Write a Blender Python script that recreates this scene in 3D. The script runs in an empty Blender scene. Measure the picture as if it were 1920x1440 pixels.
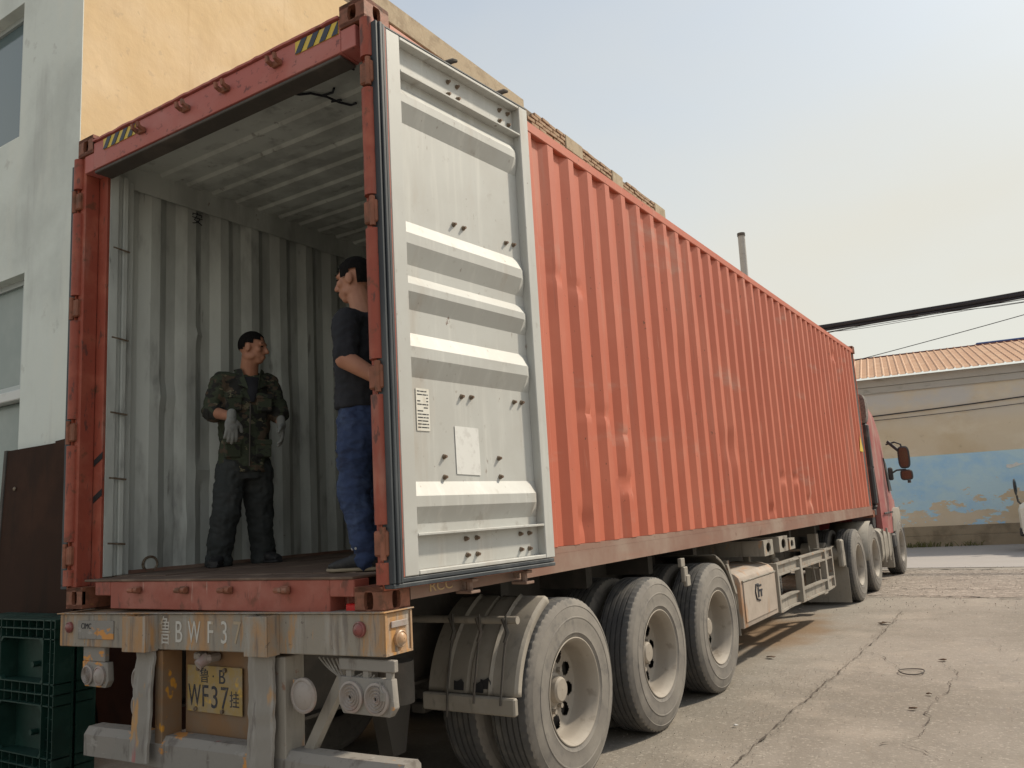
import bpy, bmesh, math, random
from math import sin, cos, pi, radians as R
from mathutils import Vector, Matrix, noise
random.seed(7)
S = bpy.context.scene
C = S.collection
D = bpy.data

# ------------------------------------------------------------------ camera, sky, sun, exposure
ZB = 1.15                                   # height of the container's underside above the ground
cam = D.objects.new('camera', D.cameras.new('camera')); C.objects.link(cam)
cam.data.sensor_width = 36; cam.data.lens = 36*1536.14/1920
cam.data.clip_start = .05; cam.data.clip_end = 2000
cam.location = (2.43157, -2.71316, .39209+ZB)
cam.rotation_euler = (R(99.0472), R(3.28592), R(32.84615))
S.camera = cam
TO_SUN = Vector((1.0, 1.3, 1.65)).normalized()
EL = math.asin(TO_SUN.z); AZ = math.atan2(TO_SUN.x, TO_SUN.y)
w = D.worlds.new('World'); S.world = w; w.use_nodes = True
nt = w.node_tree; nt.nodes.clear()
sky = nt.nodes.new('ShaderNodeTexSky'); sky.sky_type = 'NISHITA'; sky.sun_disc = False
sky.sun_elevation = EL; sky.sun_rotation = AZ
sky.air_density = 1.0; sky.dust_density = 2.2; sky.ozone_density = 0.5; sky.altitude = 0
hz = nt.nodes.new('ShaderNodeMix'); hz.data_type = 'RGBA'
tcw = nt.nodes.new('ShaderNodeTexCoord'); spw = nt.nodes.new('ShaderNodeSeparateXYZ'); mrw = nt.nodes.new('ShaderNodeMapRange')
nt.links.new(tcw.outputs['Generated'], spw.inputs[0]); nt.links.new(spw.outputs[2], mrw.inputs[0])
mrw.inputs[1].default_value = .22; mrw.inputs[2].default_value = .70; mrw.inputs[3].default_value = .92; mrw.inputs[4].default_value = .40; mrw.interpolation_type = 'SMOOTHSTEP'
nzw = nt.nodes.new('ShaderNodeTexNoise'); nzw.inputs['Scale'].default_value = 2.2; nzw.inputs['Detail'].default_value = 4
mpw = nt.nodes.new('ShaderNodeMapping'); mpw.inputs['Scale'].default_value = (1, 1, 2.2); nt.links.new(tcw.outputs['Generated'], mpw.inputs[0]); nt.links.new(mpw.outputs[0], nzw.inputs['Vector'])
mmw = nt.nodes.new('ShaderNodeMath'); mmw.operation = 'MULTIPLY_ADD'; mmw.use_clamp = True; mmw.inputs[1].default_value = .45; nt.links.new(nzw.outputs[0], mmw.inputs[0])
sbw = nt.nodes.new('ShaderNodeMath'); sbw.operation = 'SUBTRACT'; sbw.inputs[1].default_value = .225; nt.links.new(mrw.outputs[0], sbw.inputs[0]); nt.links.new(sbw.outputs[0], mmw.inputs[2])
nt.links.new(mmw.outputs[0], hz.inputs[0])          # pale haze, thickest low down as in any hazy sky
hz.inputs[7].default_value = (4.25, 4.12, 3.62, 1)
bg = nt.nodes.new('ShaderNodeBackground'); bg.inputs[1].default_value = .13
wo = nt.nodes.new('ShaderNodeOutputWorld')
tn = nt.nodes.new('ShaderNodeMix'); tn.data_type = 'RGBA'; tn.blend_type = 'MULTIPLY'; tn.inputs[0].default_value = 1; tn.inputs[7].default_value = (.93, 1.02, 1.01, 1)   # white balance of the blue part
nt.links.new(sky.outputs[0], tn.inputs[6]); nt.links.new(tn.outputs[2], hz.inputs[6]); nt.links.new(hz.outputs[2], bg.inputs[0]); nt.links.new(bg.outputs[0], wo.inputs[0])
sl = D.lights.new('sun', 'SUN'); sl.energy = 2.7; sl.angle = R(3); sl.color = (1, .89, .72)
so = D.objects.new('sun', sl); C.objects.link(so); so.location = (20, 20, 40)
so.rotation_euler = TO_SUN.to_track_quat('Z', 'Y').to_euler()
S.view_settings.view_transform = 'Standard'; S.view_settings.look = 'None'
S.view_settings.exposure = 0.50; S.view_settings.gamma = 1; S.view_settings.use_curve_mapping = False
S.render.engine = 'CYCLES'
S.cycles.max_bounces = 10; S.cycles.diffuse_bounces = 3

# ------------------------------------------------------------------ materials
def mat(name, base, rough=.65, metal=0, layers=(), bump=None, bump2=None, spec=.4):
    """layers: (colour, (sx,sy,sz), detail, lo, hi, opacity)"""
    m = D.materials.new(name); m.use_nodes = True
    t = m.node_tree; N = t.nodes; Lk = t.links
    b = N['Principled BSDF']; b.inputs['Roughness'].default_value = rough
    b.inputs['Metallic'].default_value = metal; b.inputs['Specular IOR Level'].default_value = spec
    tc = N.new('ShaderNodeTexCoord')
    def nz(sc, det, seed=0):
        mp = N.new('ShaderNodeMapping'); mp.inputs['Scale'].default_value = sc
        mp.inputs['Location'].default_value = (seed*3.17, seed*1.71, seed*2.3)
        n = N.new('ShaderNodeTexNoise'); n.inputs['Scale'].default_value = 1; n.inputs['Detail'].default_value = det
        n.inputs['Roughness'].default_value = .6
        Lk.new(tc.outputs['Object'], mp.inputs[0]); Lk.new(mp.outputs[0], n.inputs['Vector'])
        return n.outputs[0]
    cur = N.new('ShaderNodeRGB'); cur.outputs[0].default_value = (*base, 1); cur = cur.outputs[0]
    for i, (col, sc, det, lo, hi, op) in enumerate(layers):
        f = nz(sc, det, i+1)
        mr = N.new('ShaderNodeMapRange'); mr.interpolation_type = 'SMOOTHSTEP'
        mr.inputs[1].default_value = lo; mr.inputs[2].default_value = hi; mr.inputs[4].default_value = op
        Lk.new(f, mr.inputs[0])
        mx = N.new('ShaderNodeMix'); mx.data_type = 'RGBA'
        Lk.new(mr.outputs[0], mx.inputs[0]); Lk.new(cur, mx.inputs[6]); mx.inputs[7].default_value = (*col, 1)
        cur = mx.outputs[2]
    Lk.new(cur, b.inputs['Base Color'])
    prev = None
    for bp in (bump, bump2):
        if bp:
            sc, det, st, dist = bp
            bn = N.new('ShaderNodeBump'); bn.inputs['Strength'].default_value = st; bn.inputs['Distance'].default_value = dist
            Lk.new(nz(sc, det, 9), bn.inputs['Height'])
            if prev: Lk.new(prev, bn.inputs['Normal'])
            prev = bn.outputs[0]
    if prev: Lk.new(prev, b.inputs['Normal'])
    return m
u3 = lambda s: (s, s, s)
RUST = (.12, .055, .03); DUST = (.40, .35, .29)
MT = {}
MT['red'] = mat('container_paint', (.46, .118, .066), .55, layers=[
    ((.53, .165, .10), u3(1.2), 4, .42, .72, .6), ((.40, .095, .055), (3, 3, .35), 4, .5, .72, .35),
    (DUST, (5, 5, .6), 5, .52, .82, .30), (RUST, u3(22), 3, .69, .75, .85), ((.6, .30, .22), (30, 30, 2.5), 2, .68, .78, .4), ((.25, .07, .045), (16, 16, .9), 4, .62, .74, .45), (DUST, (2.2, .7, 3), 5, .58, .75, .35)],
    bump=(u3(6), 3, .12, .01))
MT['red_worn'] = mat('worn_red_steel', (.29, .065, .04), .6, layers=[
    ((.42, .13, .08), u3(5), 4, .45, .7, .6), (DUST, (7, 7, 1.2), 4, .55, .8, .35),
    ((.07, .04, .035), (26, 26, 9), 4, .58, .68, .75), (RUST, u3(12), 4, .58, .7, .7)],
    bump=(u3(30), 4, .25, .006))
MT['red_header'] = mat('header_paint', (.42, .125, .105), .6, layers=[
    ((.46, .19, .17), u3(3), 4, .4, .7, .7), ((.06, .03, .035), (20, 20, 30), 4, .60, .70, .6), (RUST, u3(9), 4, .62, .72, .6)],
    bump=(u3(18), 4, .2, .006))
MT['sill'] = mat('scraped_sill_paint', (.30, .085, .06), .65, layers=[((.38, .15, .115), u3(4), 5, .4, .68, .7), ((.55, .42, .36), (30, 30, 3), 4, .64, .72, .55), ((.09, .045, .035), (14, 14, 6), 5, .56, .70, .7), (RUST, u3(10), 5, .56, .70, .6)], bump=(u3(25), 4, .3, .006))
MT['rail'] = mat('dusty_rail_paint', (.21, .115, .085), .7, layers=[
    (DUST, u3(1.5), 5, .38, .78, .5), ((.27, .125, .085), (4, 1.2, 8), 4, .5, .75, .5), (RUST, u3(10), 4, .62, .72, .5)],
    bump=(u3(20), 4, .15, .005))
MT['casting'] = mat('corner_casting_steel', (.22, .085, .05), .65, layers=[
    ((.34, .13, .08), u3(8), 4, .45, .65, .8), (RUST, u3(14), 4, .5, .66, .8), (DUST, u3(6), 4, .6, .8, .4), ((.45, .25, .07), u3(9), 3, .68, .74, .5)],
    bump=(u3(40), 4, .35, .006))
MT['grey_in'] = mat('container_interior_paint', (.57, .60, .57), .6, layers=[
    ((.36, .375, .355), (2.5, 2.5, .8), 5, .42, .66, .8), ((.17, .17, .165), (6, 6, 1.6), 6, .54, .74, .65), ((.13, .12, .11), (14, 14, 3), 4, .64, .74, .6),
    ((.70, .72, .69), (9, 9, 2), 3, .55, .8, .4), (RUST, u3(11), 4, .72, .78, .7)],
    bump=(u3(5), 3, .15, .01))
MT['door_paint'] = mat('door_inner_paint', (.475, .48, .46), .5, layers=[
    ((.43, .425, .40), u3(1.8), 5, .4, .66, .75), ((.60, .60, .57), (14, 14, 1.2), 4, .5, .75, .5),
    ((.36, .29, .23), (5, 5, 1.2), 6, .55, .78, .45), ((.28, .25, .22), (3, 9, 9), 6, .60, .72, .5), ((.24, .20, .17), (34, 34, 16), 5, .66, .73, .7), (RUST, u3(13), 5, .70, .75, .9)],
    bump=(u3(5), 3, .10, .008))
MT['rubber'] = mat('gasket_rubber', (.035, .042, .05), .55, layers=[((.10, .11, .115), (8, 8, 1.5), 4, .45, .75, .6)])
MT['floor'] = mat('container_floor_wood', (.13, .085, .06), .8, layers=[
    ((.10, .065, .05), (12, 1.2, 6), 4, .4, .7, .8), ((.33, .25, .19), u3(4), 4, .5, .75, .5)], bump=((40, 3, 20), 4, .3, .005))
MT['steel'] = mat('dusty_chassis_steel', (.27, .245, .21), .8, layers=[
    ((.34, .31, .27), u3(3), 4, .4, .7, .8), ((.50, .22, .07), (9, 9, 3.5), 4, .60, .70, .55), ((.13, .105, .09), (12, 12, 2.2), 5, .50, .68, .7),
    ((.20, .09, .05), u3(13), 4, .64, .72, .7)], bump=(u3(25), 5, .3, .006))
MT['beam'] = mat('worn_yellow_beam', (.28, .25, .21), .75, layers=[
    ((.42, .215, .075), (4.0, 4.0, 1.9), 6, .43, .60, .75), ((.36, .34, .31), (11, 11, 1.6), 4, .5, .68, .8),
    ((.50, .24, .06), (17, 17, 3.2), 5, .57, .66, .6), ((.15, .125, .11), (24, 24, 2.4), 5, .52, .68, .75), ((.09, .07, .06), u3(30), 5, .62, .70, .6), ((.34, .10, .08), u3(5), 4, .66, .73, .5)], bump=(u3(26), 6, .5, .006))
MT['box_paint'] = mat('rusted_box_paint', (.38, .32, .27), .75, layers=[((.30, .25, .21), u3(4), 4, .4, .65, .7), ((.40, .20, .09), (6, 6, 1.3), 5, .54, .66, .75), ((.20, .15, .11), (14, 14, 3), 4, .58, .72, .6)], bump=(u3(20), 4, .3, .006))
MT['bumper'] = mat('dusty_bumper', (.25, .232, .21), .8, layers=[
    ((.26, .235, .21), u3(4), 5, .42, .7, .8), ((.62, .27, .06), (5, 5, 10), 4, .615, .66, .9), ((.14, .12, .105), (16, 16, 5), 5, .54, .68, .75), ((.40, .38, .35), (9, 9, 22), 5, .60, .70, .5),
    ((.40, .12, .12), u3(6), 3, .69, .73, .6)], bump=(u3(20), 5, .4, .008))
MT['plate_post'] = mat('dented_post_plate', (.25, .23, .205), .75, layers=[
    ((.33, .31, .285), (14, 14, 2.5), 5, .45, .65, .8), ((.50, .26, .08), (5, 5, 2.2), 4, .57, .64, .8), ((.42, .10, .10), (7, 7, 1.4), 3, .62, .68, .6),
    ((.15, .13, .12), (20, 20, 3), 4, .58, .7, .7)], bump=((25, 25, 6), 5, .6, .01))
MT['orange_panel'] = mat('orange_brown_panel', (.225, .125, .06), .7, layers=[
    ((.19, .145, .105), u3(4), 5, .4, .65, .8), ((.58, .27, .03), (7, 7, 5), 3, .63, .67, .9), ((.20, .13, .09), (18, 18, 3), 4, .6, .75, .6)], bump=(u3(15), 4, .2, .005))
MT['dark_steel'] = mat('underbody_steel', (.075, .068, .06), .8, layers=[((.13, .11, .095), u3(4), 4, .45, .7, .8)], bump=(u3(20), 4, .3, .006))
MT['tyre'] = mat('dusty_tyre_rubber', (.17, .155, .14), .85, layers=[
    ((.235, .215, .19), u3(3), 4, .4, .68, .8), ((.11, .105, .10), (14, 14, 14), 4, .52, .72, .6)], bump=(u3(60), 4, .25, .003))
MT['tread'] = mat('tread_rubber', (.075, .073, .073), .8, layers=[((.15, .14, .125), u3(7), 4, .48, .72, .7)], bump=(u3(70), 4, .3, .003))
MT['rim'] = mat('dusty_rim', (.30, .265, .225), .65, layers=[((.36, .32, .27), u3(4), 4, .4, .7, .7), ((.17, .135, .105), u3(9), 4, .58, .72, .6)], bump=(u3(30), 4, .2, .004))
MT['mudguard'] = mat('dusty_plastic_mudguard', (.26, .235, .20), .7, layers=[((.33, .30, .26), u3(4), 4, .4, .7, .8), ((.15, .135, .12), (14, 14, 5), 4, .56, .7, .6)], bump=(u3(20), 4, .2, .005))
MT['lamp_red'] = mat('dusty_red_lens', (.24, .075, .07), .35, layers=[((.33, .27, .23), u3(18), 3, .4, .7, .6)])
MT['lamp_grey'] = mat('dust_covered_lens', (.33, .29, .265), .5, layers=[((.36, .22, .20), u3(11), 3, .5, .72, .6), ((.24, .21, .18), u3(20), 3, .5, .7, .5)])
MT['lamp_amber'] = mat('dusty_amber_lens', (.45, .28, .16), .4, layers=[((.36, .32, .27), u3(20), 3, .4, .7, .6)])
MT['dark'] = mat('dark_paint', (.02, .02, .022), .7)
MT['ink'] = mat('black_ink', (.02, .022, .03), .7)
MT['hazard_yellow'] = mat('hazard_yellow', (.62, .45, .06), .5, layers=[((.5, .38, .2), u3(25), 3, .5, .7, .5)])
MT['hazard_blue'] = mat('hazard_navy', (.035, .045, .07), .5)
MT['stencil'] = mat('faded_stencil_paint', (.52, .50, .46), .8, layers=[((.36, .27, .17), (14, 14, 4), 4, .45, .62, .85)])
MT['plate_yellow'] = mat('dusty_plate_yellow', (.34, .235, .085), .6, layers=[((.31, .25, .17), u3(14), 4, .42, .62, .85), ((.6, .36, .05), u3(9), 3, .60, .68, .8)])
MT['plate_text'] = mat('plate_black', (.04, .04, .05), .7, layers=[((.2, .16, .1), u3(45), 3, .55, .7, .7)])
MT['paper'] = mat('paper_label', (.68, .68, .66), .6, layers=[((.52, .51, .49), u3(22), 4, .5, .7, .6)])
MT['paper_old'] = mat('old_paper_label', (.66, .64, .58), .6, layers=[((.5, .45, .38), u3(16), 4, .5, .7, .6)])
MT['chalk'] = mat('chalk', (.50, .36, .20), .9)
MT['bolt'] = mat('rusty_bolt', (.17, .13, .095), .6, .3, layers=[((.32, .27, .2), u3(60), 3, .45, .65, .7), (RUST, u3(50), 3, .5, .7, .7)])
MT['grey_wall'] = mat('grey_plaster', (.69, .73, .685), .9, layers=[
    ((.53, .56, .525), u3(.9), 6, .4, .66, .8), ((.74, .75, .68), (1.6, 1.6, .5), 6, .5, .70, .7), ((.42, .43, .41), (3, 3, .4), 6, .54, .74, .55), ((.36, .35, .32), u3(4), 6, .64, .72, .35), ((.3, .2, .14), u3(9), 3, .74, .78, .5)],
    bump=(u3(14), 5, .25, .01), bump2=(u3(1.5), 3, .3, .05))
MT['beige_wall'] = mat('beige_render', (.60, .455, .265), .9, layers=[
    ((.67, .54, .36), u3(.8), 5, .40, .66, .8), ((.50, .37, .22), (1.7, 1.7, .5), 6, .52, .76, .6), ((.40, .26, .13), (4, 4, .22), 4, .60, .76, .55), ((.46, .36, .24), u3(12), 4, .62, .7, .5)],
    bump=(u3(9), 5, .3, .015), bump2=(u3(1.2), 3, .4, .05))
MT['coping'] = mat('weathered_coping', (.40, .33, .23), .9, layers=[((.28, .22, .15), u3(5), 5, .45, .7, .8), ((.5, .43, .31), u3(11), 4, .55, .75, .6)], bump=(u3(25), 4, .5, .01))
MT['brick'] = mat('old_brick', (.30, .19, .12), .9, layers=[((.40, .29, .19), u3(6), 4, .4, .65, .8), ((.17, .11, .08), u3(14), 4, .55, .7, .7)], bump=(u3(30), 4, .5, .01))
MT['mortar'] = mat('mortar', (.19, .15, .11), .95, layers=[((.3, .25, .18), u3(9), 4, .5, .7, .7)])
MT['alu'] = mat('window_frame_alu', (.42, .46, .46), .45, .2)
MT['pvc'] = mat('white_board', (.66, .67, .65), .6, layers=[((.5, .5, .47), u3(5), 4, .5, .75, .6)])
MT['glass'] = mat('window_glass', (.10, .15, .17), .08, 0, spec=.8)
MT['glass_low'] = mat('dusty_window_glass', (.17, .22, .21), .25, 0, layers=[((.30, .34, .32), u3(1.2), 4, .4, .75, .7)], spec=.6)
MT['plate_brown'] = mat('brown_steel_plate', (.036, .017, .011), .75, spec=.12, layers=[
    ((.06, .027, .016), u3(2), 4, .45, .7, .7), ((.02, .013, .010), (6, 6, 1), 4, .5, .7, .6), ((.28, .14, .05), (9, 9, 4), 4, .72, .77, .8)], bump=(u3(8), 3, .1, .006))
MT['green'] = mat('green_pallet_plastic', (.008, .038, .028), .5, layers=[((.035, .085, .068), u3(7), 4, .5, .75, .6), ((.004, .016, .012), u3(3), 3, .45, .7, .5)])
MT['roadside_wall'] = None
MT['roof_orange'] = mat('orange_roof_sheet', (.46, .245, .12), .5, layers=[((.56, .35, .20), u3(3), 4, .42, .7, .7), ((.30, .15, .09), (2, 2, 2), 5, .56, .76, .55), ((.66, .5, .34), u3(14), 3, .62, .75, .5)], bump=(u3(12), 3, .2, .01))
MT['blue_ridge'] = mat('blue_ridge_sheet', (.06, .11, .30), .5)
MT['fascia'] = mat('fascia_render', (.44, .43, .41), .9, layers=[((.42, .41, .38), u3(2), 4, .45, .7, .7), ((.24, .225, .2), (2, 2, 5), 4, .55, .75, .6)], bump=(u3(12), 4, .3, .01))
MT['plinth'] = mat('stained_plinth', (.30, .25, .18), .9, layers=[((.16, .13, .09), u3(2.5), 5, .42, .7, .8), ((.32, .27, .2), u3(5), 4, .55, .75, .6)], bump=(u3(14), 4, .4, .015))
MT['cable'] = mat('black_cable', (.03, .028, .035), .6)
MT['cab_red'] = mat('cab_red_paint', (.30, .07, .07), .5, layers=[((.36, .17, .15), u3(1.6), 4, .36, .62, .75), (DUST, (3, 3, 1.2), 4, .46, .74, .6)])
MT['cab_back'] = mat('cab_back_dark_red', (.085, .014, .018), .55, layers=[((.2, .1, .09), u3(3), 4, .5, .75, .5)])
MT['cab_dark'] = mat('cab_dark_plastic', (.04, .04, .043), .6, layers=[((.16, .145, .13), u3(4), 4, .5, .75, .6)])
MT['grille'] = mat('dusty_intake', (.20, .18, .165), .85, layers=[((.10, .09, .085), u3(30), 3, .45, .6, .8)], bump=(u3(60), 3, .7, .01))
MT['mirror'] = mat('mirror_glass', (.10, .12, .13), .15, 1)
MT['white_paint'] = mat('white_vehicle_paint', (.66, .66, .60), .4, layers=[((.5, .48, .42), u3(4), 4, .5, .75, .5)])
MT['skin'] = mat('skin', (.40, .19, .12), .55, layers=[((.33, .14, .09), u3(14), 3, .45, .7, .5)])
MT['hair'] = mat('black_hair', (.010, .009, .009), .95, spec=.08, layers=[((.018, .017, .016), (90, 90, 30), 2, .5, .7, .8)], bump=((120, 120, 40), 2, .6, .004))
MT['camo'] = mat('camouflage_cloth', (.045, .055, .035), .9, layers=[
    ((.022, .022, .020), (9, 9, 13), 3, .50, .53, 1), ((.09, .065, .045), (7, 7, 11), 3, .56, .58, 1), ((.17, .155, .10), (11, 11, 17), 3, .635, .65, .9)], bump=(u3(35), 4, .4, .006))
MT['trousers'] = mat('dark_work_trousers', (.036, .041, .042), .9, layers=[((.07, .07, .07), u3(6), 5, .5, .75, .6)], bump=((18, 18, 30), 3, .5, .01))
MT['black_cloth'] = mat('black_cotton', (.016, .017, .022), .9, layers=[((.026, .027, .034), u3(7), 4, .45, .7, .8)], bump=((14, 14, 30), 3, .5, .008))
MT['jeans'] = mat('blue_denim', (.028, .046, .108), .9, layers=[((.060, .090, .17), (7, 7, 5), 4, .48, .72, .7), ((.014, .02, .05), (10, 10, 24), 3, .5, .68, .7)], bump=((14, 14, 34), 4, .7, .012))
MT['glove'] = mat('grey_knit_glove', (.22, .225, .215), .95, layers=[((.14, .145, .14), u3(24), 4, .5, .7, .6)], bump=(u3(150), 2, .5, .003))
MT['shoe'] = mat('dark_shoe', (.022, .022, .024), .6, layers=[((.07, .065, .06), u3(25), 3, .5, .7, .6)])
MT['shoe_light'] = mat('pale_shoe', (.45, .46, .46), .6)
MT['sole'] = mat('shoe_sole', (.28, .23, .16), .8)
MT['eye'] = mat('eye', (.02, .015, .012), .2)
MT['concrete'] = mat('yard_concrete', (.265, .236, .202), .88, layers=[
    ((.175, .152, .125), (2.4, .22, 1), 5, .56, .72, .5),
    ((.195, .172, .142), u3(.38), 8, .42, .60, .9), ((.32, .28, .235), u3(1.3), 7, .50, .72, .75), ((.19, .17, .15), (4, 4, 4), 6, .55, .72, .55),
    ((.43, .39, .335), u3(42), 4, .54, .70, .6), ((.165, .145, .125), u3(60), 3, .58, .70, .6), ((.24, .2, .16), (9, 2.2, 1), 5, .58, .74, .5)],
    bump=(u3(55), 5, .45, .008), bump2=(u3(5), 4, .35, .02))
MT['apron'] = mat('broken_rough_paving', (.28, .24, .205), .92, layers=[
    ((.22, .185, .155), u3(.6), 7, .42, .62, .8), ((.42, .36, .31), u3(11), 5, .50, .64, .85), ((.14, .12, .105), u3(15), 5, .55, .66, .85), ((.24, .2, .17), (.25, 2.2, 1), 5, .55, .7, .6)],
    bump=(u3(24), 5, .9, .02), bump2=(u3(3), 4, .6, .05))
MT['road'] = mat('road_surface', (.34, .315, .30), .85, layers=[((.36, .33, .31), (.3, 1.5, 1), 5, .45, .7, .7), ((.24, .22, .2), (.2, 3, 1), 5, .55, .75, .5)], bump=(u3(40), 4, .3, .006))
MT['crack'] = mat('crack_dirt', (.075, .062, .052), .95, layers=[((.17, .145, .12), u3(30), 3, .5, .66, .8)])
MT['oil'] = mat('rusty_ground_stain', (.24, .15, .085), .8, layers=[((.33, .26, .2), u3(9), 4, .45, .65, .8)], bump=(u3(55), 5, .45, .008))
MT['leaf'] = mat('dead_leaf', (.10, .06, .035), .9)
MT['stone'] = mat('gravel_stone', (.42, .375, .32), .9, layers=[((.30, .265, .23), u3(30), 3, .45, .6, .8)])
MT['weed'] = mat('dry_weed', (.11, .12, .045), .9, layers=[((.2, .16, .08), u3(20), 2, .5, .7, .8)])
MT['red_plastic'] = mat('bright_red_plastic', (.55, .02, .02), .4)

# ------------------------------------------------------------------ mesh helpers
class M:
    def __init__(s): s.bm = bmesh.new()
    def face(s, pts):
        try: return s.bm.faces.new([s.bm.verts.new(p) for p in pts])
        except ValueError: return None
    def box(s, x0, x1, y0, y1, z0, z1, bev=0, seg=1):
        return s.hexa([(x0,y0,z0),(x1,y0,z0),(x1,y1,z0),(x0,y1,z0),(x0,y0,z1),(x1,y0,z1),(x1,y1,z1),(x0,y1,z1)], bev, seg)
    def hexa(s, p, bev=0, seg=1):
        v = [s.bm.verts.new(q) for q in p]
        fs = [s.bm.faces.new([v[i] for i in f]) for f in ((3,2,1,0),(4,5,6,7),(0,1,5,4),(1,2,6,5),(2,3,7,6),(3,0,4,7))]
        if bev:
            es = list({e for f in fs for e in f.edges})
            bmesh.ops.bevel(s.bm, geom=es, offset=bev, segments=seg, affect='EDGES', profile=.5)
        return s
    def prism(s, pts, d, bev=0):
        d = Vector(d); a = [s.bm.verts.new(p) for p in pts]; b = [s.bm.verts.new(Vector(p)+d) for p in pts]
        n = len(pts); fs = [s.bm.faces.new(a[::-1]), s.bm.faces.new(b)]
        for i in range(n): fs.append(s.bm.faces.new([a[i], a[(i+1) % n], b[(i+1) % n], b[i]]))
        if bev:
            es = list({e for f in fs for e in f.edges})
            bmesh.ops.bevel(s.bm, geom=es, offset=bev, segments=2, affect='EDGES', profile=.5)
        return s
    def rings(s, rings, closed=True, cap=True):
        vs = [[s.bm.verts.new(p) for p in r] for r in rings]; n = len(vs[0])
        for a, b in zip(vs, vs[1:]):
            for i in range(n if closed else n-1):
                j = (i+1) % n; s.bm.faces.new([a[i], a[j], b[j], b[i]])
        if cap and closed:
            s.bm.faces.new(vs[0][::-1]); s.bm.faces.new(vs[-1])
        return vs
    def tube(s, path, r, n=8, cap=True):
        path = [Vector(p) for p in path]; rs = r if isinstance(r, (list, tuple)) else [r]*len(path)
        rings = []; up = None
        for i, p in enumerate(path):
            t = (path[min(i+1, len(path)-1)]-path[max(i-1, 0)]).normalized()
            if up is None: up = t.orthogonal().normalized()
            up = (up - t*up.dot(t)).normalized(); w_ = t.cross(up)
            rings.append([p+(up*cos(2*pi*k/n)+w_*sin(2*pi*k/n))*rs[i] for k in range(n)])
        s.rings(rings, True, cap); return s
    def capsule(s, p0, p1, r0, r1, n=14, k=5):
        p0, p1 = Vector(p0), Vector(p1); t = (p1-p0).normalized(); path = []; rs = []
        for i in range(k+1):
            a = pi/2*(1-i/k); path.append(p0-t*r0*sin(a)); rs.append(max(r0*cos(a), 1e-4))
        for i in range(k+1):
            a = pi/2*i/k; path.append(p1+t*r1*sin(a)); rs.append(max(r1*cos(a), 1e-4))
        up = t.orthogonal().normalized(); w_ = t.cross(up)
        s.rings([[p+(up*cos(2*pi*j/n)+w_*sin(2*pi*j/n))*r for j in range(n)] for p, r in zip(path, rs)])
        return s
    def ell(s, c, ax, n=16, m=10):
        c = Vector(c); a, b, d = [Vector(x) for x in ax]
        s.rings([[c+(a*cos(2*pi*j/n)+b*sin(2*pi*j/n))*max(sin(pi*i/m), 1e-3)+d*cos(pi*i/m) for j in range(n)] for i in range(m+1)])
        return s
    def slab(s, secs, n=20, sup=2.4):
        """loft of superellipse sections (centre, half-axis u, half-axis v)"""
        rings = []
        for c, a, b in secs:
            c, a, b = Vector(c), Vector(a), Vector(b); r = []
            for j in range(n):
                t = 2*pi*j/n; cx, sx = cos(t), sin(t)
                r.append(c+a*math.copysign(abs(cx)**(2/sup), cx)+b*math.copysign(abs(sx)**(2/sup), sx))
            rings.append(r)
        s.rings(rings); return s
    def lathe(s, prof, n=64, c=(0,0,0), notch=None):
        """profile of (radius, x) turned about the x axis"""
        c = Vector(c); rings = []
        for i, (r, x) in enumerate(prof):
            rg = []
            for k in range(n):
                rr = r - (notch[1] if notch and i in notch[0] and (k % 3) == 0 else 0)
                rg.append(c+Vector((x, rr*cos(2*pi*k/n), rr*sin(2*pi*k/n))))
            rings.append(rg)
        s.rings(rings, True, False); return s
    def mesh(s, name, recalc=True):
        if recalc: bmesh.ops.recalc_face_normals(s.bm, faces=s.bm.faces)
        me = D.meshes.new(name); s.bm.to_mesh(me); s.bm.free(); return me

def smooth(me, ang=35):
    me.polygons.foreach_set('use_smooth', [True]*len(me.polygons)); me.set_sharp_from_angle(angle=R(ang))
W0 = Vector((0, 0, 0)); WB = Vector((0, 0, ZB))
def tag(o, label, cat, group=None, kind=None):
    if label: o['label'] = label
    if cat: o['category'] = cat
    if group: o['group'] = group
    if kind: o['kind'] = kind
    return o
def thing(name, label, cat, loc, group=None):
    o = D.objects.new(name, None); C.objects.link(o); o.location = loc; o.empty_display_size = .1
    o['org'] = 0.0; return tag(o, label, cat, group)
def obj(name, m, ma, parent=None, org=W0, ang=35):
    """link mesh built in world (or rail-height) coordinates; org = world position of its own origin"""
    me = m if isinstance(m, bpy.types.Mesh) else m.mesh(name)
    if ang: smooth(me, ang)
    me.materials.clear(); me.materials.append(MT[ma] if isinstance(ma, str) else ma)
    o = D.objects.new(name, me); C.objects.link(o)
    o.location = Vector(org)-(wpos(parent) if parent else W0); o.parent = parent
    return o
def wpos(o):
    p = Vector((0, 0, 0))
    while o: p += o.location; o = o.parent
    return p
def inst(name, me, loc, parent):
    """another copy of a piece, sharing its mesh; loc is where its own origin stands in the world"""
    o = D.objects.new(name, me); C.objects.link(o); o.parent = parent; o.location = Vector(loc)-wpos(parent); return o
def text(s, size, thick=.002):
    cu = D.curves.new('lettering', 'FONT'); cu.body = s; cu.size = size; cu.extrude = thick/2; cu.align_x = 'CENTER'; cu.align_y = 'CENTER'
    o = D.objects.new('lettering', cu); C.objects.link(o)
    dg = bpy.context.evaluated_depsgraph_get(); me = D.meshes.new_from_object(o.evaluated_get(dg)); D.objects.remove(o); D.curves.remove(cu)
    return me
def put_text(me, origin, ux, uz, sx=1, sz=1):
    """lay flat lettering on a plane: ux is the reading direction, uz is up"""
    ux, uz = Vector(ux), Vector(uz); n = ux.cross(uz)
    for v in me.vertices:
        x, y, z = v.co; v.co = Vector(origin)+ux*x*sx+uz*y*sz+n*z
    return me
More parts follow.
